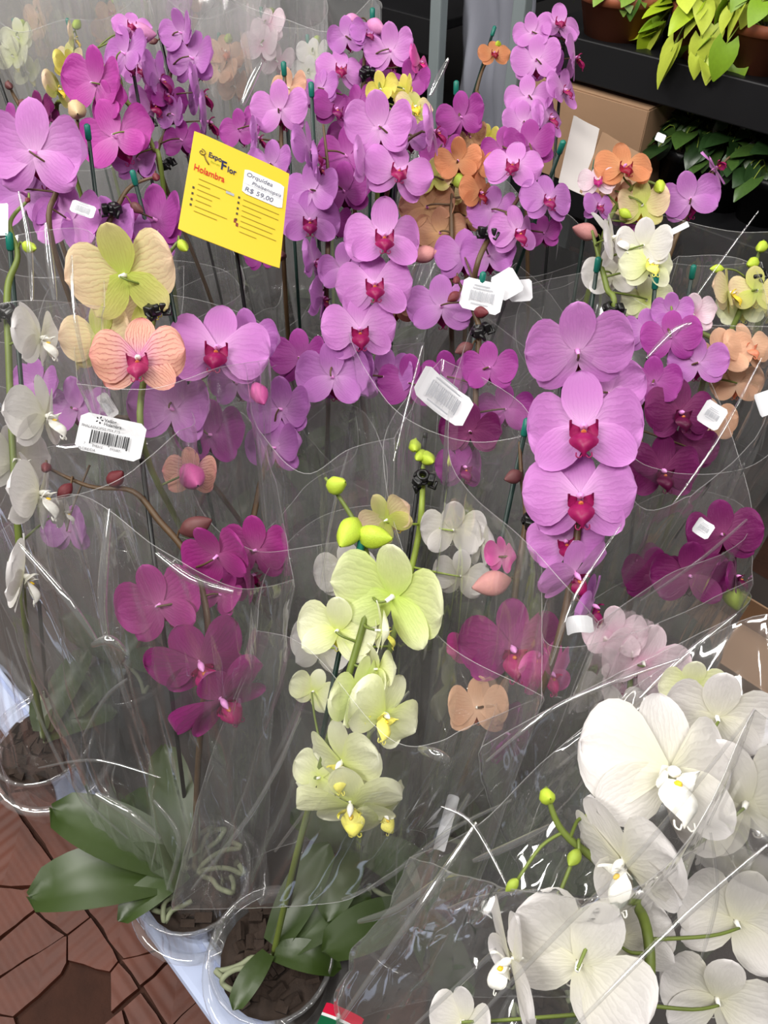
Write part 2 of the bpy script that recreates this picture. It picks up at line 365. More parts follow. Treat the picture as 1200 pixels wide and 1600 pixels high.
def make_flower(parent, loc, size, az, el, roll, colr, px, rnd):
    mt = M.Translation(loc-parent.location) @ face_rot(az, el, roll).to_4x4() @ M.Diagonal((size, size, size, 1))
    fl = link('flower', part_mesh('column', 0, colr), None, parent, mx=mt)
    v = rnd.randrange(4); j = lambda s: rnd.uniform(-s, s)
    refl = rnd.uniform(-6, 16)                                                  # petals swept a little back
    pm = part_mesh('petal', v, colr); sm = part_mesh('sepal', rnd.randrange(4), 'creamgreen' if colr == 'cream' else colr)
    link('petal', pm, None, fl, mx=M.Translation((0, 0, .012)) @ rx('Z', j(7)) @ rx('Y', refl+j(6)))
    link('petal', pm, None, fl, mx=M.Translation((0, 0, .014)) @ M.Diagonal((-1, 1, 1, 1)) @ rx('Z', j(7)) @ rx('Y', refl+j(6)))
    for a in (0, 128, -128): link('sepal', sm, None, fl, mx=M.Translation((0, 0, -.008)) @ rx('Z', a+j(6)) @ rx('X', j(9)-6 if a == 0 else j(9)))
    link('lip', part_mesh('lip', 0, colr), None, fl, mx=rx('X', j(5)) @ M.Diagonal((1.15, 1.08, 1.15, 1)))
    return fl
BUDM = {}
def bud_mesh(c):
    if c not in BUDM: BUDM[c] = MB().egg((0, 0, -.1), (0, 0, 1), 1.1, .40, 12, 9, groove=.14).me('bud'); BUDM[c].materials.append(BM_[c])
    return BUDM[c]
POT_R, POT_H = .073, .125
def pot_mesh():
    p = [(0, 0), (.052, 0), (.055, .004), (POT_R-.004, POT_H-.012), (POT_R-.002, POT_H-.01), (POT_R+.003, POT_H-.009), (POT_R+.004, POT_H), (POT_R+.001, POT_H+.001), (POT_R-.003, POT_H-.006)]
    me = MB().lathe(p, 32).me('pot'); ul = me.uv_layers.new(name='UVMap')
    for l in me.loops:
        c = me.vertices[l.vertex_index].co; ul.data[l.index].uv = (math.atan2(c.y, c.x)*.07, c.z+c.xy.length)
    me.materials.append(POTP); return me
def bark_mesh():
    rnd = random.Random(5); mb = MB().lathe([(.05, .004), (.066, POT_H-.03), (.04, POT_H-.026), (.0, POT_H-.022)], 20)
    for k in range(46):
        a = rnd.uniform(0, 6.28); r = .062*sqrt(rnd.random()); rot = M.Rotation(rnd.uniform(0, 3), 3, 'Z') @ M.Rotation(rnd.uniform(-.8, .8), 3, 'X')
        mb.box((r*cos(a), r*sin(a), POT_H-.022+rnd.uniform(-.004, .008)), rnd.uniform(.012, .028), rnd.uniform(.008, .016), .006, rot)
    me = mb.me('potting_bark', False); me.materials.append(BARK); return me
def leaf_mesh(k):
    rnd = random.Random(40+k); ar = (.55, .3, .8)[k]
    def f(u, w):
        h = .036*(.35+.65*sin(pi*min(1, .1+.85*u))**.8) if u < .97 else .012
        if u > .999: h = .002
        return V((w*h, .01+.19*u*(1-.18*ar*u), .02+.10*u-.17*ar*u*u+.010*abs(w)))
    me = mesh('leaf', *grid(10, 4, f)); me.materials.append(LEAF); return me
POTM, BARKM, LEAFM = pot_mesh(), bark_mesh(), [leaf_mesh(k) for k in range(3)]
ROOTM = []
for k in range(4):
    rnd = random.Random(60+k); p = V((rnd.uniform(-.02, .02), rnd.uniform(-.02, .02), POT_H-.018)); pts = [p.copy()]; d = rnd.uniform(0, 6.28)
    for i in range(7):
        d += rnd.uniform(-.7, .7); p = p+V((cos(d)*.013, sin(d)*.013, .012 if i < 2 else rnd.uniform(-.008, .004)))
        if p.xy.length > .066: d += 2; p.xy = p.xy*.9
        pts.append(p.copy())
    me = MB().tube(spline(pts, 3), .0034, 6).me('aerial_root'); me.materials.append(ROOT); ROOTM.append(me)
CLIPM = None
def clip_mesh():
    mb = MB()
    mb.lathe([(.0055, -.006), (.0075, -.004), (.0075, .004), (.0055, .006), (.0038, .006), (.0038, -.006), (.0055, -.006)], 12)
    for s in (-1, 1):
        mb.box((s*.0075, .006, .002), .007, .010, .010, M.Rotation(s*.5, 3, 'Z'), bev=.0015); mb.tube([(s*.004, .009, -.004), (s*.010, .014, -.004), (s*.012, .010, .003)], .0018, 6)
    mb.tube([(.008*cos(a*.5), .008*sin(a*.5), -.001) for a in range(13)], .0016, 6, cap=False)
    me = mb.me('clip'); me.materials.append(CLIP); return me
CLIPM = clip_mesh()

# ------------------------------------------------------------------ the plants as seen: pixel, apparent width, facing
# flower: (px, py, width, azimuth 0 = towards us / 180 = from behind, elevation, roll, kind or None, depth offset)
PL = []
def plant(short, label, kind, d, fl, stem=None, buds=(), stake=None, clip=None, pot=None, sleeve='auto', stemc=None, cap=True, rimz=.86, rw=(.165, .115), leaves=4):
    PL.append(dict(short=short, label=label, kind=kind, d=d, fl=fl, stem=stem, buds=buds, stake=stake, clip=clip, pot=pot, sleeve=sleeve, stemc=stemc, cap=cap, rimz=rimz, rw=rw, leaves=leaves))
N = None
plant('front left magenta orchid', 'magenta orchid with arching spike of four dark red buds at front left', 'magenta', .84,
 [(340, 868, 125, 155, 25, -15), (250, 945, 145, 172, 5, -20), (312, 1035, 165, 30, -32, 28), (346, 1092, 165, 52, -42, 48), (345, 930, 80, 160, -20, 20, N, .03)],
 [(72, 730), (140, 760), (208, 768), (250, 815), (288, 860), (315, 920), (325, 1010)], [(72, 731, 24, 'darkred'), (101, 768, 30, 'darkred'), (181, 747, 38, 'darkred'), (306, 822, 52, 'maroon')],
 (221, 713), N, (300, 1362), dict(rim=[(-25, 850, .88), (110, 772, .80), (250, 858, .74), (372, 920, .74), (458, 905, .80), (430, 760, .95), (370, 640, 1.03), (230, 690, 1.03), (60, 705, 1.0)], corners=(0, 4), m=2), STEMD, False, leaves=6)
plant('lime green orchid at front centre', 'lime green orchid with fat lime buds and teal tipped stake at front centre', 'lime', .76,
 [(614, 932, 200, 146, 16, 20), (528, 985, 130, 168, 0, 6, 'ivory', .03), (596, 985, 105, 100, -5, 4, 'ivory'), (560, 1085, 135, 60, -10, 0, 'lime'), (600, 1115, 140, 35, -10, -30, 'ivory'), (590, 1045, 95, 120, 0, 0, 'ivory', .02), (600, 1270, 110, 40, -30, 20, 'ivory', .02), (500, 1215, 100, 150, -10, 20, 'ivory', .03),
  (535, 1190, 145, -40, -20, 10, 'ivory'), (548, 1255, 170, -5, -48, 8, 'ivory'), (490, 1080, 80, 165, 0, 20, 'ivory', .1)],
 [(508, 746), (540, 792), (562, 832), (577, 885), (582, 922), (568, 975), (540, 1070), (512, 1160)], [(526, 758, 44, 'lime'), (545, 832, 60, 'lime'), (584, 838, 58, 'lime')],
 (566, 842), N, (424, 1488), dict(rim=[(400, 985, .82), (480, 1012, .76), (620, 1160, .69), (745, 1130, .70), (846, 1086, .76), (800, 930, .95), (700, 800, 1.0), (520, 800, .98), (425, 880, .90)],
   base=[(270, 1421, .93), (400, 1418, .86), (535, 1408, .83), (600, 1370, .83), (662, 1332, .86), (660, 1300, .96), (590, 1300, 1.03), (450, 1320, 1.06), (340, 1370, 1.02)], corners=(0, 4), m=1), STEM)
plant('white orchid behind the lime one', 'white orchid with green buds on a black clip behind the lime green one', 'white', .90,
 [(708, 828, 105, 176, 5, 0), (752, 850, 95, 95, 0, 0), (605, 812, 95, 150, 15, -30, 'cream', -.02), (720, 900, 90, 165, 0, 10), (545, 895, 110, 165, 10, 0), (500, 1010, 110, 160, 0, 10)],
 [(648, 690), (660, 715), (660, 770), (655, 830), (640, 900), (610, 1010)], [(648, 697, 30, 'lime'), (668, 716, 34, 'lime'), (657, 712, 28, 'lime')],
 (665, 677), (660, 745), (560, 1330), dict(rim=[(418, 690, .86), (478, 741, .82), (545, 702, .83), (616, 684, .86), (655, 610, 1.0), (663, 535, 1.08), (560, 548, 1.1), (420, 575, 1.06), (392, 630, .95)], corners=(3, 5), m=1), STEML, False)
plant('big pink orchid right of centre', 'tall orchid with big clear pink flowers stacked right of centre', 'pink', .74,
 [(902, 548, 170, 172, 28, -6), (950, 615, 120, 160, 0, -20, N, .04), (912, 668, 196, -14, 4, 0), (906, 775, 178, -10, 2, 2), (884, 845, 120, -10, 0, 10, N, .03), (898, 895, 130, 40, -40, 30), (925, 945, 110, 70, -20, 20, 'lavender', .02)],
 [(905, 550), (898, 590), (905, 680), (905, 800), (890, 920), (860, 1040)], (), (884, 560), N, (760, 1330), dict(rim=[(845, 870, .62), (935, 970, .62), (1040, 900, .70), (1175, 800, .86), (1060, 500, 1.0), (935, 420, 1.05), (760, 480, 1.02), (700, 700, .84)], corners=(1, 5), m=1), STEMD, False, rimz=.9)
plant('hot magenta orchid under the teal tipped stake', 'magenta orchid under the teal tipped stake beside the big pink flowers', 'magenta', .80,
 [(800, 1012, 165, 8, -8, 0), (742, 1010, 90, -25, -10, 10, 'hot', .02), (745, 1105, 105, 178, -10, 0, 'apricot'), (800, 1150, 110, 80, -30, 15, 'purple'), (785, 870, 70, 120, 0, 0, 'hot', .03), (860, 1050, 110, 30, -20, 0, 'hot', -.01)],
 [(812, 690), (815, 745), (822, 812), (808, 900), (795, 1000), (770, 1100)], [(802, 745, 34, 'maroon'), (845, 772, 36, 'maroon'), (768, 912, 60, 'pinkish')], (824, 656), (830, 812), (650, 1420),
 dict(rim=[(846, 1086, .70), (845, 870, .80), (830, 650, .92), (690, 560, 1.0), (600, 690, .92), (640, 900, .84), (690, 1000, .74)], corners=(0, 3), m=1), STEMD)
plant('large white orchid at lower right', 'white orchid with very large flowers and yellow throats at lower right', 'white', .52,
 [(1045, 1205, 280, 12, 18, -12), (1165, 1255, 240, 150, 0, -20, N, .03), (975, 1345, 230, -62, -18, 20, N, -.02), (1120, 1120, 170, 165, 10, 10, N, .07), (905, 1505, 240, 158, -5, 30, N, -.02),
  (800, 1500, 190, -82, -10, -20, N, -.01), (970, 1470, 170, 165, 0, -30, N, .04), (1150, 1440, 190, 170, 0, 20, N, .05), (725, 1595, 110, 150, -20, 0, N, .03), (1120, 1560, 180, 165, 0, 10, N, .04), (1080, 1075, 110, 170, 10, 0, 'ivory', .16)],
 [(855, 1240), (880, 1300), (960, 1370), (1010, 1450), (1000, 1570)], [(855, 1245, 38, 'lime'), (897, 1340, 32, 'green'), (800, 1383, 26, 'green'), (930, 1272, 34, 'lime')], N, N, (880, 1640),
 dict(rim=[(640, 1340, .74), (745, 1290, .66), (860, 1180, .70), (1010, 1060, .74), (1200, 960, .74), (1420, 1050, .62), (1460, 1300, .46), (1178, 1108, .40), (960, 1400, .42)], base=[(530, 1600, .80), (640, 1640, .72), (735, 1680, .62), (900, 1760, .60), (1060, 1760, .62), (1200, 1700, .7), (1200, 1600, .8), (1000, 1560, .9), (700, 1560, .9)], corners=(0, 7), m=3), STEM, leaves=3)
plant('blush white orchid with magenta lip', 'blush white orchid with a magenta lip above the large white flowers', 'blush', .76,
 [(975, 1128, 130, -58, -10, 25, 'white'), (1005, 1035, 140, 170, 10, 20), (960, 990, 100, 160, 0, 0), (985, 1085, 100, -40, 0, 0, 'blush', .03)], [(980, 990), (985, 1060), (975, 1150), (960, 1230)], (), N, N, N,
 dict(rim=[(755, 1165, .72), (900, 1085, .70), (1145, 965, .74), (1165, 920, .84), (1000, 900, .92), (820, 1020, .88)], corners=(0, 2), m=2))
plant('white orchid at the left edge', 'white orchid seen edge on in a column at the left border', 'white', .83,
 [(62, 528, 125, 88, 0, 8), (70, 650, 140, 86, 0, 4), (60, 770, 150, 95, 0, -4), (25, 720, 130, 60, 0, 0, N, .03), (35, 900, 150, 110, -10, -20), (100, 800, 70, 95, 0, 0, N, .06)],
 [(45, 312), (16, 348), (28, 400), (12, 452), (14, 560), (20, 700), (30, 850)], [(46, 386, 28, 'lime'), (43, 313, 12, 'darkred')], (14, 365), (12, 486), (66, 1150),
 dict(rim=[(-140, 500, .8), (30, 470, .74), (165, 480, .82), (150, 370, .95), (70, 360, 1.0), (-120, 400, 1.0)], corners=(2, 5), m=1), STEM)
plant('cream and peach striped orchid', 'cream and peach striped orchid with green buds on black clip at left', 'cream', .86,
 [(195, 430, 175, 172, 22, -4), (158, 530, 125, 168, 5, 0, N, .05), (217, 560, 145, 6, 0, 4, 'peach', -.03), (225, 470, 100, 150, 0, -30, N, .03), (300, 740, 90, 170, 0, 0, 'peach', .08)],
 [(278, 378), (262, 400), (248, 428), (243, 478), (230, 560), (225, 700)], [(253, 392, 38, 'lime'), (286, 384, 26, 'lime')], (261, 432), (242, 482), N,
 dict(rim=[(120, 600, .80), (235, 608, .78), (340, 575, .80), (420, 562, .90), (400, 500, 1.02), (250, 460, 1.05), (130, 500, 1.0)], corners=(0, 3), m=1))
plant('single purple orchid beside the peach flower', 'purple orchid flower with dark lip beside the peach striped flower', 'pink', .90,
 [(340, 545, 160, 6, 4, -4), (385, 535, 110, 165, 0, 0, 'lavender', .05), (270, 640, 140, 172, 0, 6, 'lavender', .04), (370, 600, 90, 170, 0, 0, 'lavender', .05)], N, [(405, 615, 42, 'pinkbud'), (300, 745, 60, 'pinkbud')], N, N, N)
plant('large pale pink orchid at left border', 'pale pink orchid seen from behind at the left border with tan bud', 'pink', 1.0,
 [(55, 240, 170, 174, 12, 2), (42, 305, 150, 165, 0, 0, 'lavender', .06), (110, 345, 120, 170, 0, 0, N, .04)], [(120, 165), (121, 200), (119, 232), (105, 260), (88, 300), (82, 380)], [(120, 172, 42, 'tan')], (136, 196), (119, 222), N, rimz=.9)
plant('purple orchid behind film near the small tag', 'purple orchid under film with black clip near a small hanging tag', 'lavender', 1.02,
 [(165, 365, 125, 170, 0, 0, N, .03), (245, 345, 120, 165, 0, 0, 'purple', .05), (215, 390, 120, 175, 0, 10, 'lavender', .05)], [(243, 276), (205, 291), (184, 322), (160, 370), (148, 420)], [(244, 277, 18, 'darkred'), (214, 325, 24, 'maroon')], (207, 268), (178, 326), N, rimz=1.0)
plant('magenta orchid of the top left cluster', 'magenta orchid left in the top left cluster with long black stake', 'fuchsia', 1.2,
 [(150, 132, 115, 155, 12, 18), (182, 215, 125, 168, 5, -15), (206, 40, 62, 20, 10, 0, 'pink'), (196, 85, 90, 150, 0, 0, 'lavender'), (170, 165, 80, 140, 0, 0), (218, 250, 90, 165, 0, 10, 'lavender', .04)],
 [(152, 75), (163, 103), (185, 118), (193, 152), (218, 182), (240, 232), (252, 265)], [(220, 52, 44, 'mauve')], (199, 58), (225, 192), N, cap=False, rimz=.8)
plant('lavender orchid of the top left cluster', 'lavender orchid right in the top left cluster above the yellow card', 'lavender', 1.3,
 [(284, 52, 72, 150, 10, 0), (302, 92, 92, 150, 5, 12), (312, 145, 92, 105, 5, 0), (322, 190, 90, 100, 0, -8), (248, 125, 92, 82, 0, 0), (240, 165, 80, 40, 0, 10, 'pink'), (272, 180, 60, 150, 0, 0), (262, 150, 70, 30, 0, 0, 'purple'), (285, 220, 70, 160, 0, 0, 'purple'), (222, 110, 70, 20, 0, 0, 'pink')],
 [(262, 40), (268, 95), (262, 150), (258, 205), (250, 265)], [(240, 65, 14, 'maroon')], (248, 48), (257, 258), N, cap=False, rimz=.74)
plant('small yellow orchid', 'small yellow orchid beside the magenta top left cluster', 'yellow', 1.35,
 [(110, 105, 60, 60, 0, 0), (90, 140, 62, 75, 0, 0, 'cream'), (75, 175, 60, 150, 0, 0, 'deep', .04)], N, (), N, N, N, rimz=.95)
plant('orchid with dark buds at the left border', 'orchid with small dark red buds on bare spike at upper left border', 'deep', 1.22,
 [(60, 180, 75, 150, 0, 0), (20, 190, 60, 160, 0, 0, 'purple')], [(12, 128), (22, 150), (36, 175), (40, 200)], [(14, 134, 18, 'maroon'), (37, 163, 22, 'maroon')], (-4, 118), N, N, cap=False, rimz=.95)
plant('pink orchid behind the yellow card', 'pink orchid right of the yellow card on a tall straight stake', 'lavender', 1.16,
 [(438, 172, 92, 170, 8, 0, 'pink'), (452, 138, 66, 150, 10, 0, 'apricot', .05), (402, 215, 70, 100, 0, 0), (425, 258, 80, 165, 0, 0), (410, 180, 60, 160, 0, 0, 'purple', .06), (375, 205, 70, 160, 0, 0, 'purple', .06), (430, 330, 60, 150, 0, 0, 'purple'), (410, 400, 60, 150, 0, 0, 'purple', .04)],
 [(446, 120), (440, 190), (440, 260), (442, 380)], [(440, 400, 24, 'maroon')], (443, 98), N, N, rimz=.68)
plant('upper pink cluster at top centre', 'pink orchid cluster at top centre with mauve buds on top', 'pink', 1.22,
 [(542, 58, 66, 160, 12, 0, 'lavender'), (532, 108, 80, 12, 4, 0), (610, 80, 84, 165, 8, 0), (655, 98, 60, 60, 0, 0, 'hot'), (500, 140, 70, 150, 0, 0, 'lavender'), (525, 172, 78, 25, 0, 0, 'purple'), (556, 165, 70, 150, 0, 0, 'purple'), (575, 55, 60, 30, 10, 0, 'lavender'), (640, 130, 70, 160, 0, 0, 'purple'), (590, 110, 60, 20, 0, 0, 'purple', .06), (548, 215, 80, 165, 0, 0, 'purple', .05)],
 [(578, 35), (570, 80), (568, 130), (560, 190), (552, 260)], [(588, 42, 34, 'mauve'), (548, 32, 28, 'mauve')], (582, 14), (572, 112), N, rimz=.72)
plant('lavender column left of centre', 'lavender orchid column hanging side on right of the yellow card', 'lavender', 1.1,
 [(484, 235, 95, 78, 0, 5), (495, 262, 90, 95, 0, 0), (488, 300, 95, 160, 0, 0), (542, 245, 95, 160, 0, 0, 'purple', .05), (538, 300, 95, 165, 0, 0, 'purple', .05), (484, 345, 100, 8, -5, 0), (490, 410, 85, 72, 0, 0), (503, 465, 90, 80, -10, 5), (462, 330, 70, 120, 0, 0, 'lavender', .04), (520, 350, 70, 150, 0, 0, 'purple', .06)],
 [(505, 195), (512, 260), (514, 330), (512, 400), (510, 470)], (), (486, 130), N, N, None)
plant('central pink cascade', 'bright pink orchid cascade of five broad flowers in upper centre', 'pink', 1.0,
 [(594, 200, 115, 170, 10, 0), (572, 258, 100, 80, 0, 0), (622, 268, 112, 12, 4, -8), (600, 370, 132, 4, 0, 0), (585, 445, 128, 2, 0, 4), (562, 515, 122, 4, -4, 4), (536, 420, 85, 160, 0, 0, 'lavender', .04), (677, 205, 88, 78, 0, 4), (640, 215, 70, 165, 0, 0, 'lavender', .04), (545, 585, 110, 165, 0, 0, 'lavender', .05), (600, 590, 100, 170, 0, 0, 'lavender', .06)],
 [(660, 205), (628, 230), (605, 300), (590, 380), (575, 460), (560, 560)], (), (619, 208), N, N, rimz=.76)
plant('yellow green orchid at top centre', 'yellow green orchid between the pink clusters at top centre', 'yellow', 1.1,
 [(596, 140, 58, 150, 5, 0), (632, 140, 50, 140, 0, 0, 'yellow', .02), (648, 168, 66, 20, 0, 0, 'cream'), (640, 188, 55, 10, -10, 0, 'cream')], N, (), (622, 158), N, N, None)
plant('orange brown orchid', 'orange brown orchid with a green bud right of the central pink cascade', 'orange', 1.04,
 [(716, 252, 74, 168, 10, 0), (748, 262, 60, 150, 0, 0), (678, 278, 66, 165, 0, 0, 'cream', .02), (750, 302, 72, 35, -5, 0), (668, 325, 90, 168, 0, 0, 'brown', .03), (688, 365, 84, 170, 0, 0, 'brown', .03), (730, 340, 70, 150, 0, 0, 'brown', .05), (700, 300, 60, 165, 0, 0, 'cream', .05), (618, 480, 70, 170, 0, 0, 'brown', .05)],
 [(716, 260), (706, 310), (706, 375), (704, 450)], [(718, 283, 32, 'green'), (662, 398, 40, 'pinkish')], N, N, N, rimz=.84)
plant('pink orchid on the leaning stake', 'pink orchid tied to a leaning black stake at upper right of centre', 'pink', .99,
 [(802, 258, 94, -12, 8, -8), (855, 312, 88, 15, 0, 0, 'lavender'), (808, 362, 90, 25, -6, 10), (764, 400, 92, 165, 0, 0, 'lavender', .03), (828, 228, 88, 165, 0, 0, 'purple', .06), (786, 232, 70, 165, 0, 0, 'purple', .06), (770, 330, 80, 160, 0, 0, 'lavender', .05), (725, 400, 95, 170, 0, 0, 'lavender', .05), (850, 365, 60, 150, 0, 0, 'purple', .06)],
 [(838, 262), (800, 325), (768, 365), (740, 440)], (), (880, 222), (763, 364), (720, 640), rimz=.88)
plant('tall pink cascade at top right', 'tall pink orchid cascade rising in front of the cardboard box', 'pink', 1.3,
 [(874, 38, 76, 6, 12, -8), (832, 52, 62, 160, 5, 0), (838, 95, 80, 165, 5, 0), (898, 90, 72, 78, 0, 0), (880, 142, 72, 40, 0, 0), (826, 152, 76, 168, 0, 0), (858, 185, 72, 45, 0, 0), (818, 192, 70, 170, 0, 0), (855, 105, 60, 150, 0, 0, 'lavender', .03), (850, 60, 60, 150, 0, 0, 'lavender', .04)],
 [(885, 50), (872, 95), (850, 150), (832, 200), (822, 260)], (), (881, 66), N, N, cap=False, rimz=.84)
plant('small far orange orchid', 'single small orange orchid flower on thin stake before the grey sheet', 'orange', 1.62, [(772, 84, 52, 8, 8, 0)], [(775, 78), (756, 105), (745, 140), (741, 172)], [(778, 70, 16, 'lime')], (773, 42), (741, 172), N, rimz=.82, stemc=STEMD)
plant('dark purple orchid at upper centre', 'dark purple orchid beside a slanting dark stake at upper centre', 'purple', 1.16, [(722, 184, 82, 150, 10, 0), (688, 235, 70, 160, 0, 0), (735, 215, 60, 165, 0, 0, 'brown', .03), (760, 215, 44, 150, 0, 0, 'yellow', .03)], N, (), (713, 128), N, N, rimz=.7)
plant('peach orchid at upper right', 'peach orchid with dark red throat and green bud at upper right', 'apricot', 1.08,
 [(975, 262, 92, 4, 10, 0, 'orange'), (934, 282, 60, -10, 0, 0, 'blush'), (1003, 322, 84, 170, 0, 0, 'cream', .02), (935, 322, 56, 20, 0, 0, 'lavender'), (998, 352, 55, 150, 0, 0, 'purple', .04), (962, 300, 50, 150, 0, 0, 'apricot', .03)],
 [(1030, 290), (1000, 285), (965, 320), (940, 380)], [(1031, 292, 28, 'lime'), (977, 334, 22, 'lime'), (914, 362, 40, 'pinkish')], (932, 250), N, N, rimz=.86)
plant('purple orchid before the dark shelf', 'purple orchid pair before the dark lower shelf at right', 'lavender', 1.12, [(1078, 312, 92, 168, 5, -10), (1118, 262, 66, 60, 25, -50, 'pink')], [(1140, 245), (1110, 275), (1080, 320), (1040, 420)], (), N, N, N, rimz=.88)
plant('white orchid at upper right', 'white orchid on a dark green stake at upper right', 'white', .96,
 [(955, 372, 105, 62, 5, 30), (1005, 385, 92, 165, 5, 0), (1015, 412, 96, 10, 0, 0, 'ivory'), (955, 430, 90, 165, 0, 0, N, .04), (1010, 470, 80, 170, 0, 0, 'ivory', .05)],
 [(925, 360), (935, 400), (948, 450), (956, 500)], (), (935, 404), (954, 482), N, rimz=.88)
plant('pale peach orchid at right border', 'pale peach orchid under shiny film at right border', 'apricot', .95,
 [(1128, 555, 92, 165, 0, -10), (1168, 542, 88, 20, 8, 0), (1084, 492, 72, 150, 5, 0, 'blush'), (1050, 488, 66, 160, 5, 0, 'lavender'), (1110, 660, 80, 165, 0, 0, 'apricot', .05), (1150, 600, 80, 165, 0, 0, N, .05)], N, (), (1025, 430), N, N, rimz=.98, rw=(.17, .13))
plant('pale yellow orchid at right border', 'pale yellow orchid with two lime buds at right border', 'cream', 1.05,
 [(1138, 458, 84, 60, 0, 0), (1182, 455, 84, 165, 0, 0), (1160, 480, 80, 150, 0, 0, 'ivory', .03)], [(1192, 380), (1180, 412), (1172, 440), (1150, 500)], [(1190, 386, 26, 'lime'), (1176, 411, 26, 'lime'), (1120, 420, 20, 'yellow' if 0 else 'lime')], (1084, 416), (1177, 432), N, rimz=1.02, rw=(.18, .13))
plant('mixed purple orchid right of the big pink one', 'purple and lilac orchid under shiny film beside the big pink flowers', 'purple', .92,
 [(1048, 528, 92, 160, 0, 0), (1090, 568, 92, 165, 0, 0, 'lavender'), (1062, 645, 118, 8, 0, 0, 'deep'), (1020, 600, 90, 160, 0, 0, 'purple'), (1035, 735, 120, 5, -10, 0, 'deep'), (1010, 520, 80, 165, 0, 0, 'lavender', .04), (1075, 700, 90, 165, 0, 0, 'deep', .04)], N, (), N, N, N,
 dict(rim=[(985, 770, .80), (1080, 775, .80), (1200, 640, .88), (1180, 420, 1.05), (1060, 400, 1.1), (960, 500, 1.0)], corners=(1, 4), m=2))
plant('wine red orchid at right', 'wine red orchid under film with barcode sticker at right', 'deep', .84, [(1128, 835, 118, 165, 0, 0), (1078, 900, 120, 170, 0, 0), (1150, 900, 80, 60, 0, 0), (1020, 900, 100, 165, 0, 0, N, .04)], N, [(1145, 932, 44, 'green')], N, N, N,
 dict(rim=[(850, 1000, .70), (1000, 985, .72), (1175, 905, .80), (1160, 790, .92), (1040, 770, .98), (880, 860, .9)], corners=(2, 5), m=1))
plant('dark magenta orchid with small red buds', 'dark magenta orchid under film with red buds on a clipped stake', 'deep', .97,
 [(765, 575, 90, 165, 0, 0, 'purple'), (735, 675, 100, 165, 0, 0), (725, 730, 90, 20, 0, 0, 'purple'), (690, 480, 110, 170, 0, 0, 'lavender', .06), (640, 600, 100, 170, 0, 0, 'purple', .08), (790, 640, 90, 165, 0, 0, 'purple', .05), (700, 590, 90, 165, 0, 0, 'purple', .07)],
 [(714, 436), (728, 462), (742, 492), (748, 518), (744, 600), (738, 700)], [(713, 438, 18, 'darkred'), (709, 464, 24, 'darkred'), (752, 488, 28, 'darkred'), (725, 545, 30, 'maroon')], (755, 427), (747, 518), N, rimz=1.0, rw=(.19, .14))
plant('pink orchid under the sleeves at centre', 'pink orchid deep under layered film left of the white paper sticker', 'lavender', 1.02,
 [(440, 640, 110, 165, 0, 0), (430, 700, 100, 160, 0, 0), (520, 590, 120, 170, 0, 0), (470, 560, 100, 165, 0, 0, 'purple', .05), (400, 860, 120, 165, 0, 0, 'magenta', -.12), (390, 900, 120, 120, 0, 0, 'magenta', -.10)], N, (), N, N, N, rimz=.9)
plant('mauve orchid at left under film', 'mauve orchid low under film left of the barcode label', 'lavender', .98, [(120, 640, 110, 170, 0, 0), (60, 600, 90, 165, 0, 0), (110, 830, 90, 165, 0, 0, 'lavender'), (330, 680, 120, 170, 0, 0, 'purple', .03)], N, (), N, N, N, rimz=.96)
# far rows at the top left, sleeves taller than their flowers
far = [('pink white', 'blush', 1.62, 418, 42, 66), ('peach', 'apricot', 1.68, 352, 82, 64), ('yellow', 'cream', 1.6, 115, 60, 50), ('orange', 'orange', 2.0, 300, 8, 44), ('pale', 'ivory', 1.75, 30, 60, 60),
       ('rose', 'apricot', 1.9, 60, 20, 52), ('soft pink', 'pink', 1.85, 285, 15, 56), ('white', 'white', 1.62, 490, 85, 56), ('faded peach', 'brown', 1.9, 175, 20, 50), ('cream white', 'ivory', 2.0, 235, 5, 46), ('dull rose', 'blush', 2.05, 390, 5, 44)]
where = ['just left of the top centre cluster', 'above the yellow card in back row', 'near top left corner beside small bud', 'at very top edge in far row', 'in top left corner inside tall film', 'topmost in top left corner', 'at the top edge above lavender cluster', 'left of the top centre pink cluster', 'far back between the left sleeves', 'far back behind the magenta cluster', 'far back right of the orange one']
for (c, k, d, x, y, wd), wh in zip(far, where):
    plant(c+' orchid '+wh, c+' orchid '+wh, k, d, [(x, y, wd, random.choice((165, 20, 150, 100)), 0, 0), (x-8, y+30, wd, 165, 0, 8), (x+16, y+55, wd*.9, 160, 0, 0, N, .04)], N, [(x+5, y-22, 20, 'green')], (x-10, y-30), N, N, rimz=1.16 if d > 1.55 else 1.05, rw=(.15, .12), leaves=2)

# pots: below each spike, pushed apart until none overlap
for p in PL:
    fr = [P(f[0], f[1], p['d']+(f[7] if len(f) > 7 else 0)) for f in p['fl']]
    if p['pot']: q = PZ(p['pot'][0], p['pot'][1], BENCH+POT_H); p['fix'] = True
    else:
        q = sum(fr, V((0, 0, 0)))/len(fr); p['fix'] = False
        q = q+V((-q.x*.06, -.03-.05*random.random(), 0))
    p['xy'] = V((q.x, q.y))
for it in range(300):
    for i, p in enumerate(PL):
        for q in PL[:i]:
            dv = p['xy']-q['xy']; l = dv.length
            if l < .158:
                s = (dv/l if l > 1e-4 else V((1, 0)))*(.159-l)
                if p['fix'] and q['fix']: continue
                if p['fix']: q['xy'] -= s
                elif q['fix']: p['xy'] += s
                else: p['xy'] += s/2; q['xy'] -= s/2
        if not p['fix']:
            a = p['xy'].dot(AX.xy); b = min(max(p['xy'].dot(BX.xy), .115), 1.09); p['xy'] = AX.xy*a+BX.xy*b

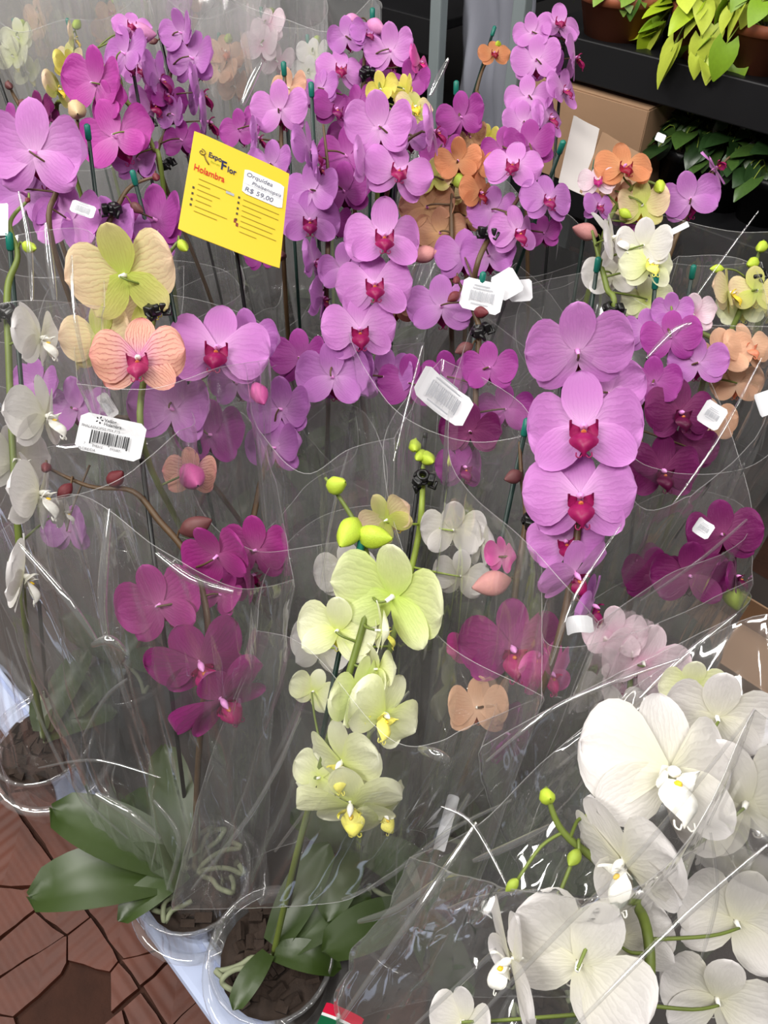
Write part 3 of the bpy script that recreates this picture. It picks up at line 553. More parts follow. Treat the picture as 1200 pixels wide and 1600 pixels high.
LEAVES = {'front left magenta orchid': [(100, 1.1), (72, 1.0), (48, .9), (130, .55), (20, .8)],
 'lime green orchid at front centre': [(-62, .75), (-30, .7), (-100, .5), (150, .4)],
 'white orchid at the left edge': [(-70, .6), (-20, .7), (10, .5)]}
def build_plant(p, idx):
    rnd = random.Random(500+idx); base = V((p['xy'].x, p['xy'].y, BENCH+.002)); d = p['d']
    t = empty('potted_orchid', base); tag(t, p['label'], 'orchid', 'potted orchids on the bench')
    link('pot', POTM, None, t); link('potting_bark', BARKM, None, t, mx=rx('Z', rnd.uniform(0, 360)))
    a0 = rnd.uniform(0, 360)
    for k, (yw, s) in enumerate(LEAVES.get(p['short'], ())):
        link('leaf', LEAFM[k % 3], None, t, mx=M.Translation((0, 0, POT_H-.02+.006*k)) @ rx('Z', yw) @ M.Diagonal((s, s, s, 1)))
    for k in range(p['leaves'] if p['short'] not in LEAVES else 0):
        s = rnd.uniform(.6, .85)
        link('leaf', LEAFM[k % 3], None, t, mx=M.Translation((0, 0, POT_H-.02+.006*k)) @ rx('Z', a0+k*360/p['leaves']*1.03+(180 if k % 2 else 0)) @ M.Diagonal((s, s*(.85 if p['leaves'] < 6 else 1), s, 1)))
    for k in range(2 if p['leaves'] < 5 else 9): link('aerial_root', ROOTM[k % 4], None, t, mx=rx('Z', rnd.uniform(0, 360)))
    top = base+V((0, 0, POT_H-.02))
    fls = []
    for f in p['fl']:
        dd = f[7] if len(f) > 7 else 0; kd = (f[6] if len(f) > 6 else None) or p['kind']; fls.append((P(f[0], f[1], d+dd), f, kd, d+dd))
    if p['stem']: up = [P(x, y, d+.022) for x, y in p['stem']]
    else:
        q = sorted(fls, key=lambda z: -z[0].z); up = [q[0][0]+FW*.03+V((0, 0, .03))]+[z[0]+FW*.03+RT*rnd.uniform(-.01, .01) for z in q if rnd.random() < .6][:3]
        up = sorted(up, key=lambda v: -v.z)
    low = up[-1]; ctrl = up+([low.lerp(top, .45)+V((rnd.uniform(-.01, .01), rnd.uniform(-.01, .01), 0))] if low.z-top.z > .08 else [])+[top]
    path = spline(ctrl, 6); n = len(path); smat = p['stemc'] or (STEMD if p['kind'] in ('magenta', 'purple', 'deep', 'pink', 'lavender', 'orange') else STEM)
    mb = MB().tube([v-base for v in path], [.0016+.0022*min(1, i/(n*.35)) for i in range(n)], 7)
    lo = path[:max(2, int(n*.92))]
    for loc, f, kd, dd in fls:
        size = f[2]*dd/F
        make_flower(t, loc, size, f[3], f[4], f[5], kd, f[2], rnd)
        bk = face_rot(f[3], f[4], f[5]) @ V((0, 0, -.1)); e = loc+bk*size
        s = min(lo, key=lambda v: (v-e).length+(.02 if v.z > e.z+.02 else 0))
        if (s-e).length > .09: s = e+(s-e)*(.09/(s-e).length)
        m1 = e+bk*size*.6+(s-e)*.35
        mb.tube([v-base for v in spline([e, m1, s], 4)], [.0011+.0005*(i/8) for i in range(9)], 5)
    for x, y, ln, c in p['buds']:
        s0 = min(path[:int(n*.7)], key=lambda v: (v-P(x, y, (v-CAM).dot(FW))).length)
        b = P(x, y, d+.01); ln_ = ln*d/F; ax = (b-s0)
        if ax.length < .004: ax = UP*.5+RT*rnd.uniform(-.5, .5)
        ax = (ax.normalized()+V((rnd.uniform(-.4, .4), 0, -.35))).normalized()
        mt = M.Translation(b-base-ax*ln_*.45) @ ax.to_track_quat('Z', 'Y').to_matrix().to_4x4() @ M.Diagonal((ln_*.9, ln_*.9, ln_, 1))
        link('bud', bud_mesh(c), None, t, mx=mt)
        e = b-ax*ln_*.5; mb.tube([v-base for v in spline([e, (e+s0)/2+UP*.006, s0], 4)], .0013, 5)
    mb.obj('flower_spike', smat, t)
    if p['stake']:
        x, y = p['stake']; tp = P(x, y, d+.012); bt = base+V((rnd.uniform(-.02, .02), rnd.uniform(-.02, .02), .03))
        st = MB().tube([tp-base, bt-base], .0028, 8).obj('stake', STAKE if p['cap'] else STAKEB, t)
        if p['cap']:
            dr = (bt-tp).normalized(); MB().tube([tp-base-dr*.002, tp-base, tp-base+dr*.016, tp-base+dr*.018], [.002, .0042, .0042, .003], 8).obj('stake_cap', CAP, st)
        else: MB().tube([tp-base+(tp-bt).normalized()*.001, tp-base+(bt-tp).normalized()*.005], [.0024, .0032], 8).obj('stake_cap', CAP if p['cap'] else STAKEB, st)
    if p['clip']:
        x, y = p['clip']; c = P(x, y, d+.012)
        link('clip', CLIPM, None, t, mx=M.Translation(c-base) @ rx('Z', rnd.uniform(150, 260)) @ rx('X', rnd.uniform(-20, 20)) @ M.Diagonal((1.15, 1.15, 1.15, 1)))
    return t, fls, top

# ------------------------------------------------------------------ sleeves
def resample(pts, n):
    L = [0]
    for i in range(len(pts)): L.append(L[-1]+(pts[(i+1) % len(pts)]-pts[i]).length)
    out = []; j = 0
    for k in range(n):
        s = L[-1]*k/n
        while L[j+1] < s: j += 1
        u = (s-L[j])/max(1e-9, L[j+1]-L[j]); out.append(pts[j].lerp(pts[(j+1) % len(pts)], u))
    return out
def sharp_loop(ctrl, corners, n):
    N_ = len(ctrl); out = []
    c0, c1 = corners[0], corners[1] if len(corners) > 1 else corners[0]
    def arc(i, j):
        seq = [ctrl[k % N_] for k in range(i, j+1)]; return spline(seq, 8)[:-1]
    return resample(arc(c0, c1), n//2, ) if False else arc(c0, c1), arc(c1, c0+N_)
def resample_open(pts, n):
    L = [0]
    for i in range(len(pts)-1): L.append(L[-1]+(pts[i+1]-pts[i]).length)
    out = []; j = 0
    for k in range(n):
        s = L[-1]*k/n
        while j < len(L)-2 and L[j+1] < s: j += 1
        u = (s-L[j])/max(1e-9, L[j+1]-L[j]); out.append(pts[j].lerp(pts[j+1], u))
    return out
def sleeve(p, idx, t, fls):
    rnd = random.Random(900+idx); NU, NV = (168, 72) if isinstance(p['sleeve'], dict) else (112, 44)
    sp = p['sleeve']; pc = V((p['xy'].x, p['xy'].y, 0))
    if isinstance(sp, dict):
        ctrl = [P(*q) for q in sp['rim']]; cs = sp['corners']; fm = (FILM, FILM, FILM2, FILMW)[sp.get('m', 1)]
    else:
        m_ = sum((f[0] for f in fls), V((0, 0, 0)))/len(fls); z = p['rimz']+rnd.uniform(-.03, .03)
        c = pc.lerp(V((m_.x, m_.y, 0)), .75); c.z = z; an = rnd.uniform(-.5, .5)+R(-45 if rnd.random() < .6 else 45); ex = V((cos(an), sin(an), 0)); ey = V((-sin(an), cos(an), 0))
        ctrl = []
        for k in range(10):
            q = 2*pi*k/10; r = 1+rnd.uniform(-.16, .16)
            ctrl.append(c+ex*p['rw'][0]*cos(q)*(r if k % 5 else 1.1)+ey*p['rw'][1]*sin(q)*r+V((0, 0, (.035 if k % 5 == 0 else -.012)+rnd.uniform(-.014, .014))))
        cs = (0, 5); fm = FILM3 if p['d'] > 1.5 else FILM
    a1, a2 = sharp_loop(ctrl, cs, NU); rim = resample_open(a1+[a2[0]], NU//2)+resample_open(a2+[a1[0]], NU//2)
    cen = sum(rim, V((0, 0, 0)))/NU
    area = sum((rim[i]-cen).xy.to_3d().cross((rim[(i+1) % NU]-cen).xy.to_3d()).z for i in range(NU)); sg = 1 if area > 0 else -1
    if isinstance(sp, dict) and 'base' in sp:
        b1, b2 = sharp_loop([P(*q) for q in sp['base']], cs, NU); bas = resample_open(b1+[b2[0]], NU//2)+resample_open(b2+[b1[0]], NU//2)
        for b in bas: b.z = max(b.z, BENCH+.01)
    else:
        w0 = rim[0]-cen; th = math.atan2(w0.y, w0.x); rb = POT_R+.009
        bas = [V((pc.x+rb*cos(th+sg*2*pi*k/NU), pc.y+rb*sin(th+sg*2*pi*k/NU), BENCH+.012)) for k in range(NU)]
    seed = V((rnd.uniform(0, 50), rnd.uniform(0, 50), 0)); amp = .017 if fm in (FILM2, FILMW) else .011; crm = {FILM2: .011, FILMW: .013}.get(fm, .004)
    vs, uvs = [], []
    bc = sum(bas, V((0, 0, 0)))/NU; per = sum((rim[i]-rim[i-1]).length for i in range(NU)); ht = (cen-bc).length
    for j in range(NV+1):
        v = j/NV; cc = bc.lerp(cen, v)
        for k in range(NU):
            q = bas[k].lerp(rim[k], v**.92); o = q-cc; ol = max(1e-4, o.length); u = k/NU
            cx, cy = cos(2*pi*u), sin(2*pi*u)
            w1 = NZ.noise(V((cx*2.6, cy*2.6, v*.9))+seed); w2 = NZ.noise(V((cx*6, cy*6, v*1.6))+seed*1.7); w3 = 1-abs(NZ.noise(V((cx*4, cy*4, v*3.2))+seed*.6))*2
            env = (.25+.75*sin(pi*min(1, v*.85+.08)))
            vd, _ = NZ.voronoi(V((cx*per*1.5, cy*per*1.5, v*ht*7))+seed); vd2, _ = NZ.voronoi(V((cx*per*4, cy*per*4, v*ht*14))+seed*1.3)
            cr = (vd[1]-vd[0]-.35)*crm*(1.25-.5*v)+(vd2[1]-vd2[0]-.3)*crm*.35
            q = q+o/ol*(amp*env*(w1*1.4+w2*.8+w3*.45)+cr*(1 if j > 1 else .3))*(1 if 0 < v < 1 else .25)
            vs.append(q); uvs.append((u*per*1.6+seed.x, v*ht*1.6+seed.y))
    fs = [[j*NU+k, j*NU+(k+1) % NU, (j+1)*NU+(k+1) % NU, (j+1)*NU+k] for j in range(NV) for k in range(NU)]
    org = V((pc.x, pc.y, BENCH+.002))
    me = mesh('plastic_sleeve', [v-org for v in vs], fs); ul = me.uv_layers.new(name='UVMap')
    for f in me.polygons:
        kk = [me.loops[i].vertex_index for i in f.loop_indices]; wrap = max(k % NU for k in kk) == NU-1 and min(k % NU for k in kk) == 0
        for i, k in zip(f.loop_indices, kk):
            x, y = uvs[k]; ul.data[i].uv = (x+(per*1.6 if wrap and k % NU == 0 else 0), y)
    o = link('plastic_sleeve', me, fm); o.location = org
    tag(o, 'clear plastic sleeve around the '+p['short'], 'plastic sleeve', 'clear sleeves around the orchids')
    rr = [vs[NV*NU+k]-org for k in range(NU)]; hw = max(.00045, .00052*p['d'])
    MB().tube(rr+[rr[0]], hw, 5, cap=False).obj('sleeve_hem', HEM, o)
    for k in (0, NU//2): MB().tube([vs[j*NU+k]-org for j in range(NV+1)], hw*.9, 5).obj('side_seam', HEM, o)
    nrm = lambda j, k: (vs[j*NU+k]-bc.lerp(cen, j/NV)).normalized()
    for q in range({FILM: 7, FILM2: 16, FILMW: 20, FILM3: 26}[fm]+(5 if isinstance(sp, dict) else 0)):
        k = rnd.random()*NU; j = rnd.uniform(.04, .8)*NV; st = rnd.uniform(.02, .10)/max(.1, ht)*NV; sl = rnd.gauss(0, .55)*NU*st/NV*.35; bw = rnd.uniform(1.2, 4.2)*p['d']/F*(1.0 if fm is not FILM3 else .9); st *= 2.2 if fm is FILM3 else 1; sl *= .4 if fm is FILM3 else 1; cv = rnd.uniform(-.02, .02)*NU
        m_ = 8; fv = []; cl = []
        for i in range(m_+1):
            f = i/m_; jj = min(NV-1.01, j+st*f); kk = (k+sl*f+cv*f*f) % NU; j0, k0 = int(jj), int(kk); cl.append(vs[j0*NU+k0].lerp(vs[(j0+1)*NU+k0], jj-j0).lerp(vs[j0*NU+(k0+1) % NU].lerp(vs[(j0+1)*NU+(k0+1) % NU], jj-j0), kk-k0))
        no = nrm(int(j), int(k) % NU)
        for i, c_ in enumerate(cl):
            tg = (cl[min(i+1, m_)]-cl[max(i-1, 0)]).normalized(); sd = tg.cross(no).normalized(); wd = bw*sin(pi*(.06+.88*i/m_))
            for a in range(5): fv.append(c_+sd*(wd*cos(pi*a/4))+no*(wd*.7*sin(pi*a/4)+.0004)-org)
        link('film_fold', mesh('film_fold', fv, [[i*5+a, i*5+a+1, i*5+a+6, i*5+a+5] for i in range(m_) for a in range(4)]), FOLD, o)
    if 'base' in (sp if isinstance(sp, dict) else {}):
        rr = [vs[k]-org for k in range(NU)]; MB().tube(rr+[rr[0]], hw, 5, cap=False).obj('sleeve_hem', HEM, o)
    return o
SLV = {}
for i, p in enumerate(PL):
    t, fls, top = build_plant(p, i)
    if p['sleeve']: SLV[p['short']] = sleeve(p, i, t, fls)

# ------------------------------------------------------------------ folds and creases of the sleeves that catch the lamps
def fold(short, pts, wpx, flat=.5):
    o = SLV[short]; q = spline([P(*x) for x in pts], 7); vs = []; n = 6; N_ = len(q)
    for i, p in enumerate(q):
        tg = (q[min(i+1, N_-1)]-q[max(i-1, 0)]).normalized(); vw = (CAM-p).normalized(); sd = tg.cross(vw).normalized(); nr = sd.cross(tg)
        wd = wpx*(p-CAM).dot(FW)/F*(.35+.65*sin(pi*(.08+.84*i/(N_-1)))); 
        for k in range(n+1):
            a = pi*(k/n); vs.append(p+sd*(wd/2*cos(a))+nr*(wd*flat*sin(a))-o.location)
    fs = [[i*(n+1)+k, i*(n+1)+k+1, (i+1)*(n+1)+k+1, (i+1)*(n+1)+k] for i in range(N_-1) for k in range(n)]
    return link('film_fold', mesh('film_fold', vs, fs), FOLD, o)
A_, B_, W_, C_, G_, H_ = 'front left magenta orchid', 'lime green orchid at front centre', 'large white orchid at lower right', 'blush white orchid with magenta lip', 'big pink orchid right of centre', 'white orchid behind the lime one'
for sh, pts, wd in (
 (A_, [(30, 850, .80), (100, 930, .79), (150, 1000, .80)], 13), (A_, [(172, 795, .78), (163, 880, .78), (160, 950, .79), (168, 1005, .80)], 15), (A_, [(145, 1008, .80), (170, 1000, .79), (195, 1018, .8)], 16),
 (A_, [(245, 865, .745), (300, 905, .74), (365, 925, .74)], 14), (A_, [(10, 980, .9), (70, 1140, .92), (125, 1240, .95), (200, 1310, .98)], 6), (A_, [(200, 1060, .85), (165, 1090, .86), (130, 1150, .88)], 7),
 (A_, [(150, 1240, .93), (200, 1270, .93), (250, 1310, .94)], 16), (A_, [(60, 1200, .95), (150, 1188, .93), (250, 1215, .92)], 5), (A_, [(240, 1250, .95), (280, 1310, .95), (262, 1390, .96)], 9),
 (B_, [(535, 1405, .82), (600, 1375, .80), (700, 1300, .78), (800, 1250, .76)], 8), (B_, [(655, 1170, .75), (680, 1178, .74), (702, 1188, .74)], 18), (B_, [(430, 1330, .86), (530, 1200, .80), (640, 1080, .76)], 7),
 (B_, [(470, 1110, .8), (440, 1190, .83), (410, 1240, .86)], 7), (B_, [(735, 1240, .79), (700, 1300, .8), (670, 1330, .82)], 14), (B_, [(300, 1390, .9), (400, 1260, .86), (470, 1120, .82)], 9),
 (W_, [(525, 1605, .66), (640, 1440, .64), (745, 1285, .66)], 12), (W_, [(735, 1602, .46), (870, 1460, .45), (1010, 1320, .44), (1180, 1108, .41)], 9), (W_, [(640, 1610, .55), (780, 1480, .54), (870, 1400, .53)], 8),
 (W_, [(900, 1602, .45), (1050, 1450, .45), (1200, 1320, .45)], 9), (W_, [(1110, 1300, .44), (1120, 1400, .45), (1095, 1500, .46)], 7), (W_, [(860, 1290, .56), (800, 1320, .58), (740, 1345, .6)], 12),
 (W_, [(690, 1260, .66), (740, 1290, .65), (800, 1400, .62)], 7), (W_, [(700, 1420, .6), (760, 1400, .58), (850, 1390, .56)], 7), (W_, [(560, 1440, .72), (620, 1420, .7), (690, 1370, .68)], 12),
 (C_, [(760, 1190, .69), (860, 1110, .68), (960, 1065, .69), (1060, 1030, .71)], 8), (C_, [(1000, 1090, .72), (1075, 1020, .72), (1150, 960, .74)], 10), (C_, [(870, 1200, .74), (960, 1130, .72), (1030, 1090, .72)], 7),
 (G_, [(1180, 800, .84), (1100, 870, .78), (1000, 940, .68)], 6), (G_, [(970, 820, .64), (900, 930, .62), (860, 1040, .62)], 6), (H_, [(545, 702, .83), (520, 800, .84), (500, 920, .86)], 5),
 ('white orchid at the left edge', [(72, 350, .78), (78, 410, .77), (86, 470, .76)], 12), ('white orchid at the left edge', [(30, 300, .8), (45, 380, .78), (50, 470, .77)], 9), ('white orchid at the left edge', [(112, 400, .78), (118, 500, .78), (150, 640, .8)], 7),
 ('pale peach orchid at right border', [(1010, 560, .82), (1050, 520, .82), (1080, 505, .82)], 10), ('pale peach orchid at right border', [(1190, 560, .84), (1120, 690, .82), (1050, 790, .82)], 5), ('pale yellow orchid at right border', [(1185, 330, .95), (1090, 460, .95), (1010, 590, .95)], 4),
 ('dark magenta orchid with small red buds', [(660, 540, .92), (640, 620, .92), (615, 720, .92)], 5), ('pink orchid behind the yellow card', [(408, 98, 1.1), (392, 130, 1.1), (378, 165, 1.1)], 12), ('dark purple orchid at upper centre', [(700, 92, 1.15), (684, 125, 1.15), (672, 150, 1.15)], 9)):
    fold(sh, pts, wd)

# ------------------------------------------------------------------ writing on paper
def frame4(tl, tr, bl, d0, dx, dy):
    """card frame from three image corners; dx, dy = extra depth towards the right / the bottom"""
    a, b, c = P(*tl, d0), P(*tr, d0+dx), P(*bl, d0+dy); x = (b-a); y = (a-c); W, H = x.length, y.length
    x.normalize(); z = x.cross(y).normalized(); y = z.cross(x)
    m = M((x, y, z)).transposed().to_4x4(); m.translation = (a+b+c+(b-a+c))/4; return m, W, H
def sheet(W, H, cur=0, th=.0004, rc=.1, chop=0):
    """thin rounded rectangle with thickness, curved about its vertical axis"""
    mb = MB(); n = 10; r = min(W, H)*rc; out = []
    for cx, cy, a0 in ((W/2-r, H/2-r, 0), (-W/2+r, H/2-r, 90), (-W/2+r, -H/2+r, 180), (W/2-r, -H/2+r, 270)):
        for k in range(5): a = R(a0+90*k/4); out.append((cx+r*cos(a), cy+r*sin(a)))
    vs, fs = [], []
    xs = [-W/2+W*i/n for i in range(n+1)]
    def yr(x):
        e = W/2-abs(x)
        return H/2-(r-sqrt(max(0, r*r-(r-e)**2)) if e < r else 0)
    for z0 in (0, -th):
        for x in xs:
            h = yr(x); zz = cur*((2*x/W)**2)+z0
            vs += [(x, -h, zz), (x, 0, zz), (x, h, zz)]
    m_ = len(xs)*3
    for i in range(n):
        for j in range(2):
            a = i*3+j; fs += [[a, a+3, a+4, a+1], [m_+a, m_+a+1, m_+a+4, m_+a+3]]
        fs += [[i*3, m_+i*3, m_+i*3+3, i*3+3], [i*3+2, i*3+5, m_+i*3+5, m_+i*3+2]]
    fs += [[0, 1, m_+1, m_], [1, 2, m_+2, m_+1], [n*3, m_+n*3, m_+n*3+1, n*3+1], [n*3+1, m_+n*3+1, m_+n*3+2, n*3+2]]
    return mb.add(vs, fs)
def rects(parent, rs, m, name, z=.0006): 
    mb = MB()
    for x, y, w_, h_ in rs: mb.add([(x, y, z), (x+w_, y, z), (x+w_, y+h_, z), (x, y+h_, z)], [[0, 1, 2, 3]])
    return mb.obj(name, m, parent, smooth=False)
# the yellow price card
m, W, H = frame4((305, 204), (453, 271), (277, 358), .90, .055, -.055)
card = empty('price_card', m.translation); card.matrix_basis = m; tag(card, 'yellow price card with white handwritten sticker among the purple orchids', 'sign')
sheet(W, H, 0, .0008, .01).obj('card_board', YEL, card, smooth=False)
u = W/170
text(card, 'Expo', 15*u, NAVY, -57*u, 61*u, z=.0009, bold=.0002, sx=.75); text(card, 'F', 27*u, NAVY, -35*u, 47*u, z=.0009, bold=.0004, sx=.8); text(card, 'lor', 17*u, NAVY, -23*u, 47*u, z=.0009, bold=.0003, sx=.78)
text(card, 'Holambra', 19*u, RED, -77*u, 22*u, z=.0009, bold=.00018, sx=.68)
text(card, 'flores', 7*u, GRN, -52*u, 51*u, z=.0009)
# scrolled flower emblem left of the name
em = MB(); sp_ = [V((-68*u+r_*.8*u*cos(a), 64*u+r_*u*.8*sin(a), .0009)) for a, r_ in [(k*.5, 1.5+k*.45) for k in range(17)]]
em.tube(sp_, .0006, 4); em.tube([V((-64*u, 60*u, .0009)), V((-60*u, 52*u, .0009)), V((-54*u, 45*u, .0009))], .0007, 4)
em.obj('emblem', plain('print_olive', (110, 90, 40), .5), card)
st = sheet(72*u, 52*u, 0, .0003, .06).obj('price_sticker', PAPER, card, smooth=False, mx=M.Translation((42*u, 44*u, .0009)))
st['label'] = 'white sticker with handwritten price'
hand = plain('pencil_grey', (90, 92, 110), .6)
text(st, 'Orquídea', 13*u, hand, -33*u, 11*u, shear=.25, sx=.95); text(st, 'Phalaenopsis', 11*u, hand, -22*u, -3*u, shear=.25, sx=.95); text(st, 'R$ 59,00', 14*u, hand, -33*u, -21*u, shear=.2)
rects(st, [(-35*u, -6*u, 70*u, .5*u)], INKG, 'rule')
ln = []; rnd = random.Random(4)
for i, y in enumerate((8, -3, -14, -25, -36, -48, -58)): ln.append((-66*u, y*u, rnd.choice((38, 54, 20, 26, 62))*u, 1.5*u))
for i, y in enumerate((4, -8, -19, -30, -41, -52, -63)): ln.append((10*u, y*u, rnd.choice((64, 30, 56, 34, 60))*u, 1.5*u))
rects(card, ln, plain('print_brown', (150, 130, 30), .5), 'printed_lines')
rects(card, [(-74*u, y*u, 3.5*u, 4.5*u) for y in (-15, -27, -39, -50)]+[(1*u, y*u, 3.5*u, 4.5*u) for y in (3, -8, -20, -31, -43)], plain('print_dark', (70, 60, 40), .5), 'bullets')
rects(card, [(-20*u, 3*u, 14*u, 5*u)], INKG, 'smudge')
rects(card, [(-1*u, -48*u, 4*u, 8*u), (3*u, -54*u, 4*u, 7*u)], plain('print_maroon', (120, 50, 40), .5), 'red_mark')
dn = m.to_3x3().inverted() @ V((0, 0, -1)); MB().tube([(6*u, 40*u, -.004), V((0, -50*u, -.004)), V((0, -50*u, -.004))+dn*(m.translation.z-.1-BENCH)], .0025, 8).obj('support_stick', STAKEB, card)
# barcode labels
def barcode_label(corners, d0, dx, dy, label, full=False, cur=.003, back=False):
    m, W, H = frame4(*corners, d0, dx, dy)
    o = sheet(W, H, cur, .0004, .12).obj('barcode_label', PAPER, None, smooth=False); o.matrix_basis = m; tag(o, label, 'label', 'white paper labels in the sleeves')
    u = W/105; rnd = random.Random(9); ink = INK if full else INKG; z = .0009+cur
    bars = []; x = -31*u
    while x < 28*u:
        w_ = rnd.choice((.9, 1.2, 1.8, 2.6))*u; lg = 3*u if (x < -29*u or x > 25*u or abs(x) < 1.6*u) else 0
        bars.append((x, -14*u-lg, w_, (19 if full else 24)*u+lg)); x += w_+rnd.choice((.8, 1.1, 1.7))*u
    if back: return o
    rects(o, bars, ink, 'barcode', z)
    if full:
        text(o, 'Veiling', 7*u, INK, -14*u, 21*u, z, bold=.0001); text(o, 'Holambra', 7*u, INK, -14*u, 15*u, z, bold=.0001)
        em = MB()
        for k in range(5): em.egg((-22*u+2.6*u*cos(k*1.257), 22*u+2.6*u*sin(k*1.257), z), (cos(k*1.257), sin(k*1.257), 0), 4*u, 1.3*u, 6, 4)
        em.obj('emblem', INK, o)
        text(o, 'PHALAENOPSIS MIX P15', 6.4*u, INK, -48*u, 7.2*u, z, sx=.9)
        text(o, '7', 5.5*u, INK, -39*u, -20*u, z); text(o, '898312', 5.5*u, INK, -25*u, -21*u, z, sx=1.0); text(o, '893387', 5.5*u, INK, 3*u, -21*u, z)
        text(o, 'FLORE/DA', 6*u, INK, -46*u, -28.5*u, z)
    else: rects(o, [(-25*u, 22*u, 40*u, 3*u), (-28*u, 15*u, 52*u, 2.4*u), (-25*u, -24*u, 44*u, 2.4*u)], INKG, 'printed_lines', z)
    return o
barcode_label(((126, 642), (228, 664), (122, 702)), .83, 0, 0, 'white barcode label at left beside the tip of the dark stake', True, .004)
barcode_label(((664, 568), (738, 628), (640, 612)), .88, .03, -.01, 'white paper label with soft grey print on film above the lime buds', cur=.006)
barcode_label(((726, 432), (790, 446), (716, 480)), .985, 0, 0, 'front white label behind the teal tipped stake with red buds', cur=.002)
barcode_label(((764, 436), (798, 416), (786, 472)), 1.0, 0, 0, 'middle of the three white labels, tilted up to the right', cur=.002, back=True)
barcode_label(((796, 438), (832, 436), (794, 472)), 1.02, 0, 0, 'dim grey label rightmost of the three overlapping labels', cur=.002, back=True)
barcode_label(((113, 311), (150, 324), (110, 330)), 1.0, 0, 0, 'tiny white hanging tag under the left black clip', cur=.001)
barcode_label(((1058, 332), (1062, 340), (1040, 384)), 1.08, 0, 0, 'narrow white tag below the purple flower at upper right', cur=.0, back=True)
barcode_label(((1092, 806), (1116, 822), (1078, 828)), .79, 0, 0, 'white barcode sticker over the wine red flowers', cur=.004)
barcode_label(((1106, 622), (1138, 642), (1086, 655)), .86, 0, 0, 'grey barcode label right of the dark purple flowers', cur=.002)
barcode_label(((1180, 618), (1215, 606), (1176, 655)), .86, 0, 0, 'white rounded label cut by the right border', cur=.008, back=True)
barcode_label(((874, 965), (915, 960), (884, 990)), .66, 0, 0, 'curled blank white label at the foot of the pink cascade', cur=.014, back=True)
barcode_label(((712, 1245), (730, 1250), (664, 1320)), .82, 0, 0, 'blank white strip under the lime orchid film', cur=.003, back=True)
barcode_label(((-8, 318), (14, 318), (-8, 368)), .84, 0, 0, 'white label cut by the left border near a bent spike', cur=.002, back=True)
barcode_label(((166, 612), (188, 646), (150, 622)), .9, 0, 0, 'white label half hidden just above the barcode label', cur=.002)
m, W, H = frame4((515, 1568), (560, 1588), (505, 1600), .80, 0, 0)
o = empty('striped_label', m.translation); o.matrix_basis = m; tag(o, 'red, white and green striped label at the bottom edge', 'label')
for i, (c, nm) in enumerate((((206, 26, 62), 'red_band'), ((236, 236, 236), 'white_band'), ((20, 96, 60), 'green_band'))):
    sheet(W*1.3, H*(.5, .14, .5)[i], .002, .0005, .05).obj(nm, plain('label_'+nm, c, .4, var=.05), o, smooth=False, mx=M.Translation((0, H*(.3, -.02, -.34)[i], 0)))

# ------------------------------------------------------------------ rack, box and shelf plants at the back
def PB(px, py, b):
    r = FW + RT*((px-600)/F) + UP*((800-py)/F); return CAM + r*((b-CAM.dot(BX))/r.dot(BX))
black = plain('rack_black', (20, 20, 22), .45, var=.3, vscale=6); steel = plain('post_steel', (140, 150, 152), .4, metal=.3, var=.1)
rk = empty('shelf_rack', AB(-.2, 1.95, 0)); tag(rk, 'black shelf rack with grey steel posts behind the bench', 'shelf')
def sub(par, name, mb, m, smooth=False): return mb.obj(name, m, par, smooth=smooth, mx=M.Translation(-par.location))
SH1, SH2 = 1.04, .735
for z, a0, a1 in ((SH1, -1.22, 1.4), (SH2, -1.22, 1.4), (.25, -2.6, 1.4), (1.0, -2.6, -1.5), (.62, -2.6, -1.5)):
    sub(rk, 'shelf_board', MB().box(AB((a0+a1)/2, 1.97, z-.012), a1-a0, .54, .024, RZ45, bev=.003), black)
    sub(rk, 'shelf_lip', MB().box(AB((a0+a1)/2, 1.70, z-.04), a1-a0, .012, .085, RZ45, bev=.003), black)
for a, b in ((-1.495, 1.69), (-1.24, 1.69), (-2.6, 1.69), (1.4, 1.69), (-1.36, 2.25), (1.4, 2.25), (-2.6, 2.25)):
    sub(rk, 'post', MB().box(AB(a, b, .85), .036, .03, 1.7, RZ45, bev=.004), steel)
# hanging grey plastic sheet
vs = []; q0, q1 = AB(-1.47, 1.74, 0), AB(-1.255, 1.74, 0)
for i in range(25):
    for j in range(31):
        u_, v_ = i/24, j/30; p = q0.lerp(q1, u_); p = p+BX*(.018*sin(u_*13+v_*2)+.02*NZ.noise(V((u_*5, v_*4, 1))))+V((0, 0, .5+.62*v_+(.02*sin(u_*7) if j == 30 else 0))); vs.append(p)
o = mesh('plastic_sheet', vs, [[i*31+j, (i+1)*31+j, (i+1)*31+j+1, i*31+j+1] for i in range(24) for j in range(30)])
o = link('plastic_sheet', o, plain('sheet_grey', (132, 134, 144), .35, .5, var=.12, vscale=5)); o.modifiers.new('s', 'SOLIDIFY').thickness = .001
tag(o, 'grey plastic sheet hanging between the two steel posts', 'plastic sheet')
card_m = plain('cardboard', (156, 124, 96), .75, var=.08, bump=.15, bscale=30)
